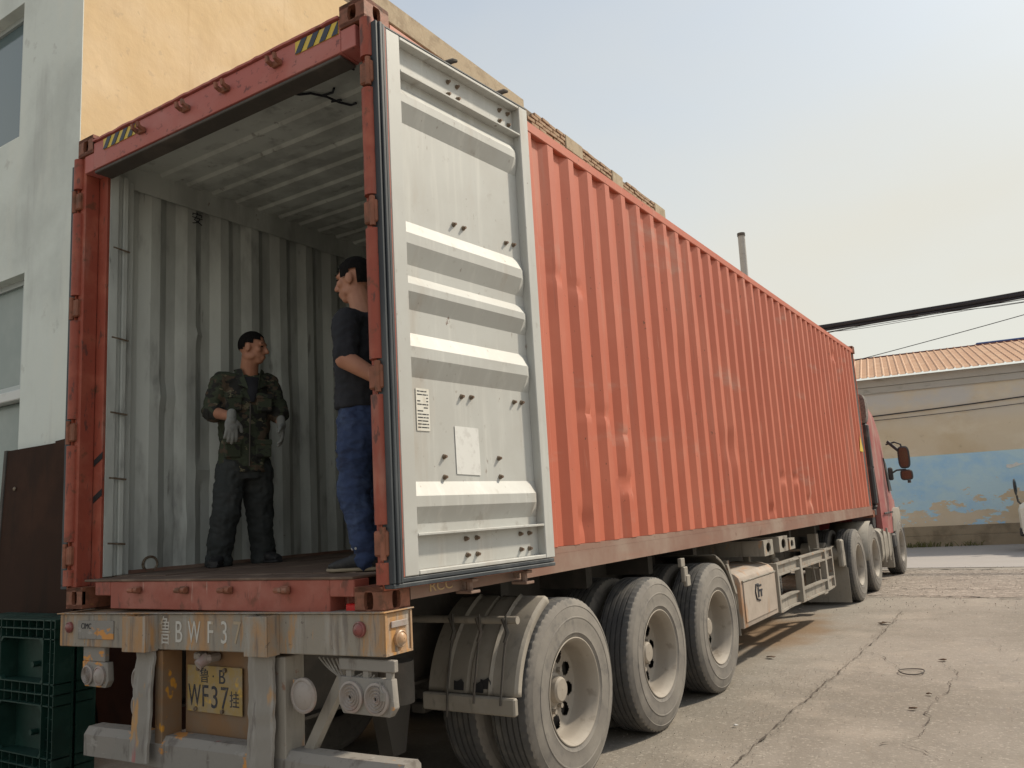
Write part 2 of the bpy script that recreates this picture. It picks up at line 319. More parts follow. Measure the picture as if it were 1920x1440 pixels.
def remesh(m, vox, it=3, noise_amp=0, noise_sc=(1,1,1)):
    me = m.mesh('t'); o = D.objects.new('t', me); C.objects.link(o)
    r = o.modifiers.new('r', 'REMESH'); r.mode = 'VOXEL'; r.voxel_size = vox
    if it:
        sm = o.modifiers.new('s', 'SMOOTH'); sm.iterations = it; sm.factor = .5
    dg = bpy.context.evaluated_depsgraph_get(); out = D.meshes.new_from_object(o.evaluated_get(dg)); D.objects.remove(o); D.meshes.remove(me)
    if noise_amp:
        ns = [v.normal.copy() for v in out.vertices]
        for v, n in zip(out.vertices, ns):
            p = Vector((v.co.x*noise_sc[0], v.co.y*noise_sc[1], v.co.z*noise_sc[2]))
            f = noise.noise(p)+.55*(1-2*abs(noise.noise(p*1.7+Vector((3, 1, 7)))))+.3*noise.noise(p*3.7)-.3
            v.co += n*noise_amp*f
    return out

# ================================================================== SETTING
def add_stain(m, cx, cy, sx, sy, col):
    t = m.node_tree; N = t.nodes; Lk = t.links; b = N['Principled BSDF']; src = b.inputs['Base Color'].links[0].from_socket
    tc = N.new('ShaderNodeTexCoord'); mp = N.new('ShaderNodeMapping'); mp.vector_type = 'TEXTURE'; mp.inputs['Location'].default_value = (cx, cy, 0); mp.inputs['Scale'].default_value = (sx, sy, 1)
    ln = N.new('ShaderNodeVectorMath'); ln.operation = 'LENGTH'; n = N.new('ShaderNodeTexNoise'); n.inputs['Scale'].default_value = 2.2; n.inputs['Detail'].default_value = 6
    ad = N.new('ShaderNodeMath'); ad.operation = 'ADD'; mr = N.new('ShaderNodeMapRange'); mr.interpolation_type = 'SMOOTHSTEP'; mr.inputs[1].default_value = 1.55; mr.inputs[2].default_value = .85; mr.inputs[4].default_value = .75
    Lk.new(tc.outputs['Object'], mp.inputs[0]); Lk.new(mp.outputs[0], ln.inputs[0]); Lk.new(tc.outputs['Object'], n.inputs['Vector']); Lk.new(ln.outputs['Value'], ad.inputs[0]); Lk.new(n.outputs[0], ad.inputs[1]); Lk.new(ad.outputs[0], mr.inputs[0])
    mx = N.new('ShaderNodeMix'); mx.data_type = 'RGBA'; Lk.new(mr.outputs[0], mx.inputs[0]); Lk.new(src, mx.inputs[6]); mx.inputs[7].default_value = (*col, 1); Lk.new(mx.outputs[2], b.inputs['Base Color'])
for mm_ in ('concrete', 'apron'): add_stain(MT[mm_], -.5, 7.3, .9, 1.7, (.21, .125, .06))
g = M(); g.face([(-300,-300,0),(300,-300,0),(300,400,0),(-300,400,0)])
tag(obj('yard_ground', g, 'concrete', ang=0), None, None, kind='structure')
def ragged(name, x0, x1, ya, yb, z, ma, amp=.25):
    m = M(); n = 90; lo = []; hi = []
    for i in range(n+1):
        x = x0+(x1-x0)*i/n
        lo.append((x, ya+amp*noise.noise(Vector((x*.9, ya, 0)))+.3*amp*noise.noise(Vector((x*5, ya, 2))), z))
        hi.append((x, yb+amp*noise.noise(Vector((x*.9, yb, 5)))+.3*amp*noise.noise(Vector((x*5, yb, 7))), z))
    m.rings([lo, hi], False, False); return tag(obj(name, m, ma, ang=0), None, None, kind='structure')
ragged('rough_paving', -30, 30, 10.9, 15.4, .004, 'apron', .35)
ragged('road', -60, 60, 15.9, 30, .008, 'road', .15)

def crack(path, wd, jit=.03, seed=0, z=.012):
    m = M(); L_, R_ = [], []; rnd = random.Random(seed); pts = []
    for a, b in zip(path, path[1:]):
        a, b = Vector((*a, 0)), Vector((*b, 0)); n = max(2, int((b-a).length/.035))
        for i in range(n): pts.append(a.lerp(b, i/n))
    for i, p in enumerate(pts):
        t = (pts[min(i+1, len(pts)-1)]-pts[max(i-1, 0)]).normalized(); s_ = Vector((-t.y, t.x, 0))
        o = s_*jit*(noise.noise(p*3.1+Vector((seed, 0, 0)))+.6*noise.noise(p*11))
        w_ = .75*wd*(.08+.95*abs(noise.noise(p*4+Vector((0, seed, 0))))*1.9)*(.3+rnd.random()*1.1)
        L_.append(p+o+s_*w_+Vector((0, 0, z))); R_.append(p+o-s_*w_+Vector((0, 0, z)))
    return L_, R_
ck = M()
for i, (pth, wd, jit) in enumerate([
    ([(.69,1.0),(.67,3.5),(.70,5.3),(.72,7.3),(.66,9.4)], .010, .02),
    ([(.439,3.287),(.55,3.25),(.68,3.6)], .006, .05), ([(.70,6.2),(.95,5.9),(1.15,5.35),(1.3,5.28)], .006, .05), ([(.70,5.2),(1.0,5.15),(1.2,5.0)], .005, .06),
    ([(.68,4.8),(.85,4.6),(1.1,4.5)], .004, .05), ([(.68,4.7),(.45,4.75),(.2,4.9)], .004, .05),
    ([(1.46,5.9),(1.62,5.2),(1.55,4.0),(1.56,3.42),(1.52,3.08),(1.34,2.95)], .007, .07), ([(1.52,3.08),(1.7,2.8),(1.93,2.73),(2.3,2.4)], .007, .05),
    ([(.25,7.0),(.5,7.05),(.72,7.2)], .005, .05), ([(1.9,6.4),(1.75,7.2),(2.1,7.9)], .004, .06),
    ([(-1.5,11.2),(.1,11.1),(1.0,11.0),(1.9,10.75),(3.5,10.9),(7,10.6)], .06, .16), ([(.3,12.0),(1.2,11.85),(2.2,11.9),(4,11.7)], .028, .2), ([(.6,13.3),(1.4,13.6),(2.6,13.2)], .02, .2),
    ([(-6,15.35),(-1,15.3),(.6,15.5),(2,15.3),(5,15.4),(9,15.3)], .085, .14)]):
    ck.rings(list(crack(pth, wd, jit, i+1)), False, False)
tag(obj('pavement_cracks', ck, 'crack', ang=0), None, None, kind='structure')
gs = M()
for k in range(2900):
    if k < 900: x = random.gauss(.35, .35); y = random.uniform(1.2, 5.2)
    elif k < 1500: y = random.uniform(1.2, 9.2); x = .69+random.gauss(0, .03)
    elif k < 2000: x = random.uniform(.2, 3); y = random.uniform(1.5, 9)
    else: x = random.uniform(-1, 5); y = random.uniform(9, 16)
    r = random.uniform(.002, .005) if k < 2000 else random.uniform(.004, .012)
    c = Vector((x, y, .012)); a = random.random()*6
    v = [c+Vector((r*cos(a+q*2.09), r*sin(a+q*2.09), -.004)) for q in range(3)]+[c+Vector((0, 0, r*.9))]
    vs = [gs.bm.verts.new(p) for p in v]
    for f in ((0,1,3),(1,2,3),(2,0,3)): gs.bm.faces.new([vs[q] for q in f])
tag(obj('gravel', gs, 'stone', ang=0), None, None, kind='stuff')

# ------------------------------------------------------------------ building on the left
BX, BY = -4.0, .87
bl = thing('plastered_building', 'tall plastered building with grey front, beige side and brick parapet, behind the container', 'building', (-9, 8, 0))
# front wall pieces round the two window openings (x from -14 to BX)
fw = M(); T = .25
WX0, WX1 = -8.2, -5.0        # upper window opening
LX0, LX1 = -8.2, -4.82       # lower shop window opening
z_ = lambda r: r+ZB
fw.box(-14, WX0, BY, BY+T, 0, 9.2); fw.box(WX0, BX-T, BY, BY+T, z_(5.40), 9.2); fw.box(BX-T, BX, BY, BY+.006, 0, 9.2)
fw.box(WX1, BX-T, BY, BY+T, z_(4.06), z_(5.40)); fw.box(WX0, BX-T, BY, BY+T, z_(2.73), z_(4.06)); fw.box(LX1, BX-T, BY, BY+T, 0, z_(2.73))
obj('front_wall', fw, 'grey_wall', bl, ang=0)
sw = M(); sw.box(BX-T+.002, BX-.001, BY+.007, 14.32, 0, 7.9)
obj('side_wall', sw, 'beige_wall', bl, ang=0)
bk = M(); bk.box(-14, BX-T, 14.0, 14.3, 0, 8.0); bk.box(-14, BX-T, BY+T, 14, 7.7, 7.9); obj('back_wall', bk, 'beige_wall', bl, ang=0)
ib = M(); ib.box(-14, -4.5, 3.2, 3.3, 0, 7.6); ib.box(-14, BX-T, BY+T, 3.2, 3.45, 3.6); obj('inner_wall', ib, 'grey_wall', bl, ang=0)
pv = obj('parapet', M().hexa([(BX-T+.02,BY+T,7.9),(BX-.02,BY+T,7.9),(BX-.02,14.28,7.85),(BX-T+.02,14.28,7.85),(BX-T+.02,BY+T,8.36),(BX-.02,BY+T,8.36),(BX-.02,14.28,8.15),(BX-T+.02,14.28,8.15)]), 'mortar', bl, ang=0)
cop = M().box(BX-T-.02, BX+.02, BY+.26, 8.3, 8.02, 8.345, .012)
obj('coping', cop, 'coping', pv)
b0 = M().box(-.06, .028, -.115, .115, -.03, .03, .006).mesh('brick'); smooth(b0); b0.materials.append(MT['brick'])
for r_ in range(5):
    for k in range(25):
        y = 8.42+.115+k*.245+(.12 if r_ % 2 else 0)
        if y > 14.2: continue
        if r_ == 4 and random.random() < .1: continue
        o = inst('brick', b0, (BX-.02+random.uniform(-.008, .012), y+random.uniform(-.006, .006), 7.946+r_*.076-.017*(y-8.4)+random.uniform(-.004, .004)), pv)
        o.rotation_euler = (random.uniform(-.03, .03), 0, random.uniform(-.04, .04))
for (ya, yb) in ((9.7, 10.35), (11.6, 12.1), (13.75, 14.34)):
    za, zb = 8.285-.017*(ya-8.4), 8.285-.017*(yb-8.4); x0_, x1_ = BX-T-.02, BX+.03; obj('coping_stone', M().hexa([(x0_,ya,za-.27),(x1_,ya,za-.27),(x1_,yb,zb-.27),(x0_,yb,zb-.27),(x0_,ya,za),(x1_,ya,za),(x1_,yb,zb),(x0_,yb,zb)], .012), 'coping', pv)
for (nm, x0, x1, z0, z1, gl) in (('window', WX0, WX1, z_(4.06), z_(5.40), 'glass'), ('shop_window', LX0, LX1, z_(1.72), z_(2.73), 'glass_low')):
    f = M(); yf = BY+.10
    f.box(x1-.05, x1, yf, yf+.06, z0, z1); f.box(x0, x0+.05, yf, yf+.06, z0, z1); f.box(x0+.05, x1-.05, yf, yf+.06, z0, z0+.05); f.box(x0+.05, x1-.05, yf, yf+.06, z1-.05, z1)
    for q in (.13, .95, 1.9): f.box(x1-.05-q-.045, x1-.05-q, yf+.005, yf+.055, z0+.05, z1-.05)
    wo_ = obj(nm, f, 'alu', bl, ang=0)
    obj('pane', M().box(x0+.05, x1-.05, yf+.025, yf+.032, z0+.05, z1-.05), gl, wo_, ang=0)
tr = obj('transom', M().box(LX0, LX1, BY+.06, BY+.16, z_(1.63), z_(1.72), .008), 'pvc', bl)
lf = obj('shop_front', M().box(LX0, LX1, BY+.17, BY+.20, z_(.42), z_(1.63)), 'glass_low', bl, ang=0)
obj('base_board', M().box(LX0, LX1, BY+.10, BY+.16, 0, z_(.40), .008), 'pvc', bl)

# ------------------------------------------------------------------ roadside building (right, behind)
ang8 = R(8); DV = Vector((cos(ang8), sin(ang8), 0)); DN = Vector((sin(ang8), -cos(ang8), 0)); A0 = Vector((1.79, 23.06, 0))
def wl(s, out, z): return A0+DV*s+DN*out+Vector((0, 0, z))
def wbox(m, s0, s1, o0, o1, z0, z1, bev=0):
    return m.hexa([wl(s0,o0,z0), wl(s1,o0,z0), wl(s1,o1,z0), wl(s0,o1,z0), wl(s0,o0,z1), wl(s1,o0,z1), wl(s1,o1,z1), wl(s0,o1,z1)], bev)
def wall_mat():
    m = mat('painted_roadside_wall', (.64, .555, .43), .9, layers=[
        ((.58, .47, .32), u3(.7), 5, .4, .66, .85), ((.70, .63, .51), (1, 1, 2), 5, .5, .72, .75), ((.34, .275, .19), u3(4), 5, .62, .78, .6)], bump=(u3(9), 5, .4, .015))
    t = m.node_tree; N = t.nodes; Lk = t.links; b = N['Principled BSDF']; src = b.inputs['Base Color'].links[0].from_socket
    tc = N.new('ShaderNodeTexCoord'); sp = N.new('ShaderNodeSeparateXYZ'); Lk.new(tc.outputs['Object'], sp.inputs[0])
    def nz(sc, det, lo, hi, loc=0):
        mp = N.new('ShaderNodeMapping'); mp.inputs['Scale'].default_value = sc; mp.inputs['Location'].default_value = (loc, loc, loc)
        n = N.new('ShaderNodeTexNoise'); n.inputs['Scale'].default_value = 1; n.inputs['Detail'].default_value = det; n.inputs['Roughness'].default_value = .65
        r_ = N.new('ShaderNodeMapRange'); r_.interpolation_type = 'SMOOTHSTEP'; r_.inputs[1].default_value = lo; r_.inputs[2].default_value = hi
        Lk.new(tc.outputs['Object'], mp.inputs[0]); Lk.new(mp.outputs[0], n.inputs['Vector']); Lk.new(n.outputs[0], r_.inputs[0]); return r_.outputs[0]
    def math_(op, a, b_):
        n = N.new('ShaderNodeMath'); n.operation = op
        for i, v in enumerate((a, b_)):
            if isinstance(v, (int, float)): n.inputs[i].default_value = v
            else: Lk.new(v, n.inputs[i])
        return n.outputs[0]
    def mixc(f, a, c):
        n = N.new('ShaderNodeMix'); n.data_type = 'RGBA'; Lk.new(f, n.inputs[0]); Lk.new(a, n.inputs[6])
        if isinstance(c, tuple): n.inputs[7].default_value = (*c, 1)
        else: Lk.new(c, n.inputs[7])
        return n.outputs[2]
    zc = sp.outputs[2]
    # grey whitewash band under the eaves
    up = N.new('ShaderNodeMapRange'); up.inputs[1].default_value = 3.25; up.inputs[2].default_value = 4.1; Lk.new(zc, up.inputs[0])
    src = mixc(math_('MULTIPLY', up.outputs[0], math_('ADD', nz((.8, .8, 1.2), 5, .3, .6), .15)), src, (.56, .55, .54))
    # blue dado, peeling, more so lower down
    low = math_('LESS_THAN', zc, 2.49)
    blue = mixc(nz((1.2, 1.2, 1.5), 5, .4, .7, 3), mixc(math_('ADD', 1.0, 0.0), src, (.50, .69, .80)), (.36, .60, .84))
    h = N.new('ShaderNodeMapRange'); h.inputs[1].default_value = 2.15; h.inputs[2].default_value = .75; h.inputs[3].default_value = -.20; h.inputs[4].default_value = .085; Lk.new(zc, h.inputs[0])
    mp = N.new('ShaderNodeMapping'); mp.inputs['Scale'].default_value = (1.5, 1.5, 3.2); n1 = N.new('ShaderNodeTexNoise'); n1.inputs['Scale'].default_value = 1; n1.inputs['Detail'].default_value = 8; n1.inputs['Roughness'].default_value = .68
    Lk.new(tc.outputs['Object'], mp.inputs[0]); Lk.new(mp.outputs[0], n1.inputs['Vector'])
    keep = math_('LESS_THAN', math_('ADD', n1.outputs[0], h.outputs[0]), .535)
    src = mixc(math_('MULTIPLY', low, keep), src, blue)
    Lk.new(src, b.inputs['Base Color']); return m
rb = thing('roadside_building', 'long low building across the road with orange ribbed roof and peeling blue dado', 'building', tuple(wl(-2, -4, 0)))
m = M(); wbox(m, -12, 9, -.3, 0, 0, 4.62); obj('wall', m, wall_mat(), rb, ang=0)
m = M(); wbox(m, -12, 9, -9, -8.7, 0, 4.9); wbox(m, -12, -11.7, -8.7, -.3, 0, 4.9); wbox(m, 8.7, 9, -8.7, -.3, 0, 4.9); obj('back_wall', m, 'fascia', rb, ang=0)
m = M(); wbox(m, -12, 9, .003, .05, 0, .30, .006); wbox(m, -12, 9, .003, .03, .304, .56, .006); obj('plinth', m, 'plinth', rb)
m = M(); wbox(m, -12, 9, .003, .10, 4.55, 4.78, .01); wbox(m, -12, 9, .003, .06, 4.36, 4.546, .008); obj('fascia', m, 'fascia', rb)
def roof_sheet():
    m = M(); nrows = 14; L_ = 4.6; prof = []
    for k in range(5):
        a = k*.2
        prof += [(a, 0), (a+.13, 0), (a+.150, .026), (a+.178, .026)]
    prof.append((1.0, 0)); rings = []
    for i in range(nrows*2+1):
        row, half = divmod(i, 2); d = L_*(i/2)/nrows if not half else L_*((row+.93))/nrows
        lift = .0 if not half else .026
        rings.append([(s, d, z+d*.27+lift) for s, z in prof])
    m.rings(rings, False, False); me = m.mesh('roof_sheet', False)
    return me
rs0 = roof_sheet(); rs0.flip_normals() if rs0.polygons[0].normal.z < 0 else None
rs0.materials.append(MT['roof_orange'])
for k in range(14):
    o = inst('roof_sheet', rs0, wl(-8+k*1.0, .34, 4.80+random.uniform(0, .006)), rb); o.rotation_euler = (0, 0, ang8)
    sd = o.modifiers.new('thickness', 'SOLIDIFY'); sd.thickness = .006
m = M(); wbox(m, -8, 6, -4.4, -4.1, 5.98, 6.06, .02); obj('ridge_cap', m, 'cab_back', rb)
m = M(); wbox(m, 0, 6, -4.6, -4.2, 6.07, 6.13, .02); obj('ridge_sheet', m, 'blue_ridge', rb)
pm = M(); pts = [(0,0),(.10,-.04),(.34,.02),(.62,.10),(.40,.10),(.33,.16),(.22,.09),(.02,.10)]
pm.prism([wl(-.14+a*.75, .004, 2.03+b*.8) for a, b in pts], DN*.006)
obj('torn_notice', pm, 'paper', rb, ang=0)

def cable(name, pts, r, label, n=6, sag=0, strands=None, cat='cable'):
    m = M(); a, b = Vector(pts[0]), Vector(pts[1])
    for (off, sg, rr, wob) in strands or [((0,0,0), sag, r, 0)]:
        path = [a.lerp(b, i/40)+Vector(off)+Vector((0, 0, -4*sg*(i/40)*(1-i/40)))+Vector((0, 0, wob*noise.noise(Vector((i*.35+off[1]*50, off[2]*40, 0))))) for i in range(41)]
        m.tube(path, rr, n)
    return tag(obj(name, m, 'cable'), label, cat)
ca, cb = Vector((-9.0, 19, 4.69+ZB)), Vector((12, 19, 4.76+ZB))
cable('overhead_cable', (ca, cb), .03, 'thick black bundle of overhead cables crossing the sky above the orange roof', strands=[
    ((0,0,0), .05, .045, .02), ((0,.05,-.05), .05, .03, .03), ((0,-.04,-.06), .08, .025, .04), ((0,0,.04), .04, .025, .02), ((0,.03,-.07), .10, .009, .06), ((0,-.02,-.08), .13, .007, .08), ((0,.05,-.06), .16, .006, .08)])
cable('overhead_wire', ((-9, 19, 2.9+ZB), (12, 19, 5.9+ZB)), .009, 'thin single wire sagging just below the thick cable bundle', sag=.35)
cable('wall_cable', (wl(-6, .03, 3.66), wl(6, .03, 4.28)), .016, 'dark upper cable strung along the plastered wall under the orange roof', sag=.12)
cable('wall_cable', (wl(-6, .03, 3.60), wl(6, .03, 4.12)), .008, 'thin lower wire strung along the plastered wall under the orange roof', sag=.18)

fp = thing('flue_pipe', 'slim grey flue pipe rising behind the container against the sky', 'chimney', (-4.0, 20, 0))
obj('pipe', M().tube([(-4.0, 20, 0), (-3.955, 20, 5), (-3.89, 20, 7.95+ZB)], .10, 20), 'fascia', fp)
obj('collar', M().tube([(-3.892, 20, 7.87+ZB), (-3.89, 20, 7.96+ZB)], .112, 20), 'dark_steel', fp)

# ================================================================== CONTAINER
L, W, H = 12.192, 2.438, 2.896
ct = thing('shipping_container', 'long red corrugated shipping container with open doors, loaded on the trailer', 'shipping container', (-1.219, 6.1, ZB))
def cpart(name, m, ma, parent=None, ang=35): return obj(name, m, ma, parent or ct, WB, ang)
def corr_profile(y0, y1, phase, xo, xi):
    P_ = .2785; pts = []; y = phase-P_*8
    while y < y1+P_:
        for d, x in ((0, xo), (.072, xo), (.140, xi), (.210, xi)): pts.append((y+d, x))
        y += P_
    out = []
    for (ya, xa), (yb, xb) in zip(pts, pts[1:]):
        if y0 <= ya <= y1: out.append((ya, xa))
    return [(y0, out[0][1])]+out+[(y1, out[-1][1])]
def corr_wall(sgn, xbase, dents, z0, z1, rows, t=.004):
    """corrugated sheet with thickness; returns (outer, inner) meshes"""
    res = []
    for off in (0, -t):
        m = M(); prof = corr_profile(.2, 12.03, 1.733, 0, -.038); rings = []
        for i in range(rows+1):
            z = z0+(z1-z0)*i/rows; rg = []
            for y, x in prof:
                dx = 0
                for (dy, dz, ry, rz, dep) in dents:
                    q = ((y-dy)/ry)**2+((z-dz)/rz)**2
                    if q < 1: dx -= .8*dep*(1-q)**1.5
                dx += .0025*noise.noise(Vector((y*1.2, z*1.6, 5)))
                yj = .002*noise.noise(Vector((y*.7, z*1.3, 9)))
                rg.append((xbase+sgn*(x+dx+off), y+yj, z))
            rings.append(rg)
        m.rings(rings, False, False); res.append(m)
    return res
dents = [(1.78,1.88,.07,.06,.022),(2.06,1.86,.07,.06,.026),(2.05,1.02,.07,.05,.022),(2.34,1.02,.08,.06,.026),(2.6,.56,.09,.09,.028),(2.6,.9,.08,.05,.018),
    (1.9,.33,.1,.1,.02),(6.75,.62,.14,.08,.025),(7.3,.62,.14,.07,.025),(7.9,.35,.2,.08,.03),(6.1,.28,.14,.07,.035),(5.0,.9,.3,.2,.02),(8.9,.35,.14,.12,.02),(3.9,1.5,.3,.4,.012),(10.4,2.5,.15,.1,.03)]
o_, i_ = corr_wall(1, -.001, dents, .188, 2.768, 72)
sidewall = cpart('side_wall', o_, 'red', ang=20); cpart('wall_lining', i_, 'grey_in', sidewall, ang=20)
dl = [(.62,1.3,.16,.1,.03),(.9,.8,.12,.08,.03),(.85,1.75,.1,.06,.03),(1.3,.9,.2,.2,.02),(.7,.45,.2,.12,.02),(1.7,1.3,.2,.3,.02)]
o_, i_ = corr_wall(-1, -W+.001, dl, .165, 2.768, 44)
lw = cpart('side_wall', o_, 'red', ang=20); cpart('wall_lining', i_, 'grey_in', lw, ang=20)
fwl = cpart('front_wall', M().box(-W+.02, -.02, L-.05, L-.02, .16, 2.80), 'red', ang=0); cpart('wall_lining', M().box(-W+.03, -.03, L-.058, L-.053, .17, 2.78), 'grey_in', fwl, ang=0)
# roof, corrugated across
for nm, off, ma in (('roof', 0, 'red'), ('ceiling', -.004, 'grey_in')):
    m = M(); y = .12; rings = []; k = 0
    while y < L-.1:
        for d, z in ((0, 0), (.10, 0), (.118, .02), (.19, .02), (.209, 0)):
            if d == .209: continue
            yy = y+d; sagv = -.010*abs(noise.noise(Vector((yy*.8, 1, 1))))
            rings.append([(x, yy, 2.838+z*.9-.022+off+sagv*(1-abs(q-4)/4)) for q, x in enumerate([-W+.05+(W-.1)*j/8 for j in range(9)])])
        y += .209
    m.rings(rings, False, False); rf = cpart(nm, m, ma, None if nm == 'roof' else rf, ang=15)
# rails
cpart('top_rail', M().box(-.058, .0, .18, L-.18, 2.770, 2.842, .006), 'red')
cpart('top_rail', M().box(-W, -W+.058, .18, L-.18, 2.770, 2.842, .006), 'red')
cpart('inner_rail', M().box(-W+.0585, -W+.066, .2, L-.1, 2.66, 2.838), 'grey_in', ang=0)
cpart('bottom_rail', M().box(-.05, .004, .18, L-.18, .045, .150).box(-.05, -.004, .18, L-.18, .151, .186), 'rail', ang=0)
cpart('bottom_rail', M().box(-W-.004, -W+.05, .18, L-.18, .03, .186), 'rail', ang=0)
# castings with oval holes
def casting():
    m = M(); sx, sy, sz, t = .162, .178, .118, .02
    def plate(o, u, v, n, a, b, ha, hb):
        o, u, v, n = Vector(o), Vector(u), Vector(v), Vector(n); K = 32; outer = []; inner = []
        for k in range(K):
            th = 2*pi*(k+.5)/K; cx, sn = cos(th), sin(th); s_ = 1/max(abs(cx), abs(sn)); outer.append((a/2*cx*s_, b/2*sn*s_))
            inner.append((ha/2*math.copysign(abs(cx)**.7, cx), hb/2*math.copysign(abs(sn)**.7, sn)))
        P = lambda q, d: o+u*q[0]+v*q[1]-n*d
        vs = [[m.bm.verts.new(P(q, d)) for q in l] for l, d in ((outer, 0), (inner, 0), (inner, t), (outer, t))]
        for A_, B_ in zip(vs, vs[1:]):
            for k in range(K): m.bm.faces.new([A_[k], A_[(k+1) % K], B_[(k+1) % K], B_[k]])
    # origin: outer rear lower corner of a right-hand casting: x 0..-sx, y 0..sy, z 0..sz
    plate((-sx/2, 0, sz/2), (1,0,0), (0,0,1), (0,-1,0), sx, sz, .055, .085)
    plate((0, sy/2, sz/2), (0,1,0), (0,0,1), (1,0,0), sy, sz, .055, .085)
    m.box(-sx, 0, 0, sy, 0, .022); m.box(-sx, 0, 0, sy, sz-.022, sz); m.box(-sx, -sx+.022, .02, sy, .022, sz-.022); m.box(-sx+.022, -.02, sy-.02, sy, .022, sz-.022)
    me = m.mesh('corner_casting'); smooth(me); me.materials.append(MT['casting']); return me
cm = casting()
for (x, y, z, sx_, sy_) in ((.003,-.004,0,1,1),(.003,-.004,H-.118,1,1),(-W-.003,-.004,0,-1,1),(-W-.003,-.004,H-.118,-1,1),(.003,L+.004,0,1,-1),(.003,L+.004,H-.118,1,-1),(-W-.003,L+.004,0,-1,-1),(-W-.003,L+.004,H-.118,-1,-1)):
    o = inst('corner_casting', cm, (x, y, z+ZB), ct); o.scale = (sx_, sy_, 1)
# rear corner posts (stepped), with hinge lugs and pipe-like outer edge
for sgn, X in ((1, 0), (-1, -W)):
    f = lambda x: X+x if sgn > 0 else X-x      # x is measured outward from the container's side
    m = M(); lug = [.30, 1.03, 1.80, 2.49]
    bx = lambda a, b, *r: m.box(min(f(a), f(b)), max(f(a), f(b)), *r)
    ib_ = -.118 if sgn > 0 else -.148
    bx(ib_, -.004, .105, .124, .118, 2.778, .002)
    bx(-.030 if sgn > 0 else -.062, -.006, .012, .103, .118, 2.778, .004)
    cp = cpart('corner_post', m, 'red_worn')
    edges = [.122]+[v for q in lug for v in (q-.075, q+.075)]+[2.775]
    for a, b in zip(edges[::2], edges[1::2]):
        cpart('post_edge', M().tube([(f(.004), .012, a+.006), (f(.004), .012, b-.006)], .036, 14), 'red_worn', cp)
    for q in lug:
        h = M().box(min(f(.045), f(-.035)), max(f(.045), f(-.035)), -.012, .04, q-.055, q+.055, .008)
        h.tube([(f(.022), -.01, q-.07), (f(.022), -.01, q+.07)], .014, 10)
        cpart('hinge_lug', h, 'casting', cp)
    cpart('inner_post', M().box(min(f(ib_), f(-.03)), max(f(ib_), f(-.03)), .1245, .185, .165, 2.70, .003).box(min(f(-.118), f(-.03)), max(f(-.118), f(-.03)), .186, .225, .165, 2.70, .003).box(min(f(-.132), f(-.03)), max(f(-.132), f(-.03)), .226, .262, .165, 2.70, .006).box(min(f(-.08), f(-.03)), max(f(-.08), f(-.03)), .263, .33, .165, 2.70, .003), 'grey_in', cp)
    for z in (.36, .75, 1.15, 1.62, 2.2):
        cpart('lashing_rod', M().tube([(f(-.146), .15, z), (f(-.146), .262, z-.01)], .006, 8), 'bolt', cp)
# header
hd = cpart('header', M().prism([(-W+.16, -.0, 2.66), (-W+.16, -.0, 2.832), (-W+.16, .02, 2.846), (-W+.16, .14, 2.846), (-W+.16, .14, 2.70), (-W+.16, .13, 2.655)], (W-.32, 0, 0), .004), 'red_header')
for a_, b_ in ((-W+.064, -W+.1595), (-.1595, -.064)): cpart('header_end', M().box(a_, b_, .002, .13, 2.66, 2.774, .003), 'red_header', hd)
lp = M(); n = 60; top = []; 
for i in range(n+1):
    x = -W+.165+(W-.33)*i/n; z = 2.848+.006*noise.noise(Vector((x*9, 0, 3)))+.004*noise.noise(Vector((x*23, 0, 3))); top.append((x, z))
lp.rings([[(x, -.012, z-.008), (x, -.012, z+.004), (x, .10, z+.006), (x, .10, z-.006)] for x, z in top]); cpart('drip_lip', lp, 'red_header', hd)
cpart('header_seal', M().box(-W+.17, -.17, .004, .12, 2.635, 2.653, .004), 'dark_steel', hd)
for x in (-1.764, -1.348, -1.007, -.598):
    k = M().box(x-.032, x+.032, -.022, -.001, 2.738, 2.77, .004)
    k.prism([(x-.036, -.022, 2.742), (x-.036, -.055, 2.755), (x-.036, -.060, 2.785), (x-.036, -.044, 2.785), (x-.036, -.04, 2.768), (x-.036, -.022, 2.764)], (.018, 0, 0))
    k.prism([(x+.018, -.022, 2.742), (x+.018, -.055, 2.755), (x+.018, -.060, 2.785), (x+.018, -.044, 2.785), (x+.018, -.04, 2.768), (x+.018, -.022, 2.764)], (.018, 0, 0))
    cpart('cam_keeper', k, 'casting', hd)
for x0, x1 in ((-2.165, -1.835), (-.468, -.168)):
    s_ = cpart('hazard_sticker', M().box(x0, x1, -.0045, -.0015, 2.758, 2.826), 'hazard_yellow', hd, ang=0)
    q = M(); x = x0; st_ = M()
    while x < x1-.02:
        a, b = x, min(x+.042, x1); sh = .045
        st_.prism([(a, -.0075, 2.7585), (b, -.0075, 2.7585), (min(b+sh, x1), -.0075, 2.8255), (min(a+sh, x1), -.0075, 2.8255)], (0, .0028, 0)); x += .085
    # stripes belong to the sticker: joined with it as one printed face
    bm2 = bmesh.new(); me2 = st_.mesh('stripe'); me2.materials.append(MT['hazard_blue'])
    so_ = D.objects.new('stripe', me2); C.objects.link(so_); so_.parent = hd; so_.location = (0, 0, 0); bm2.free()
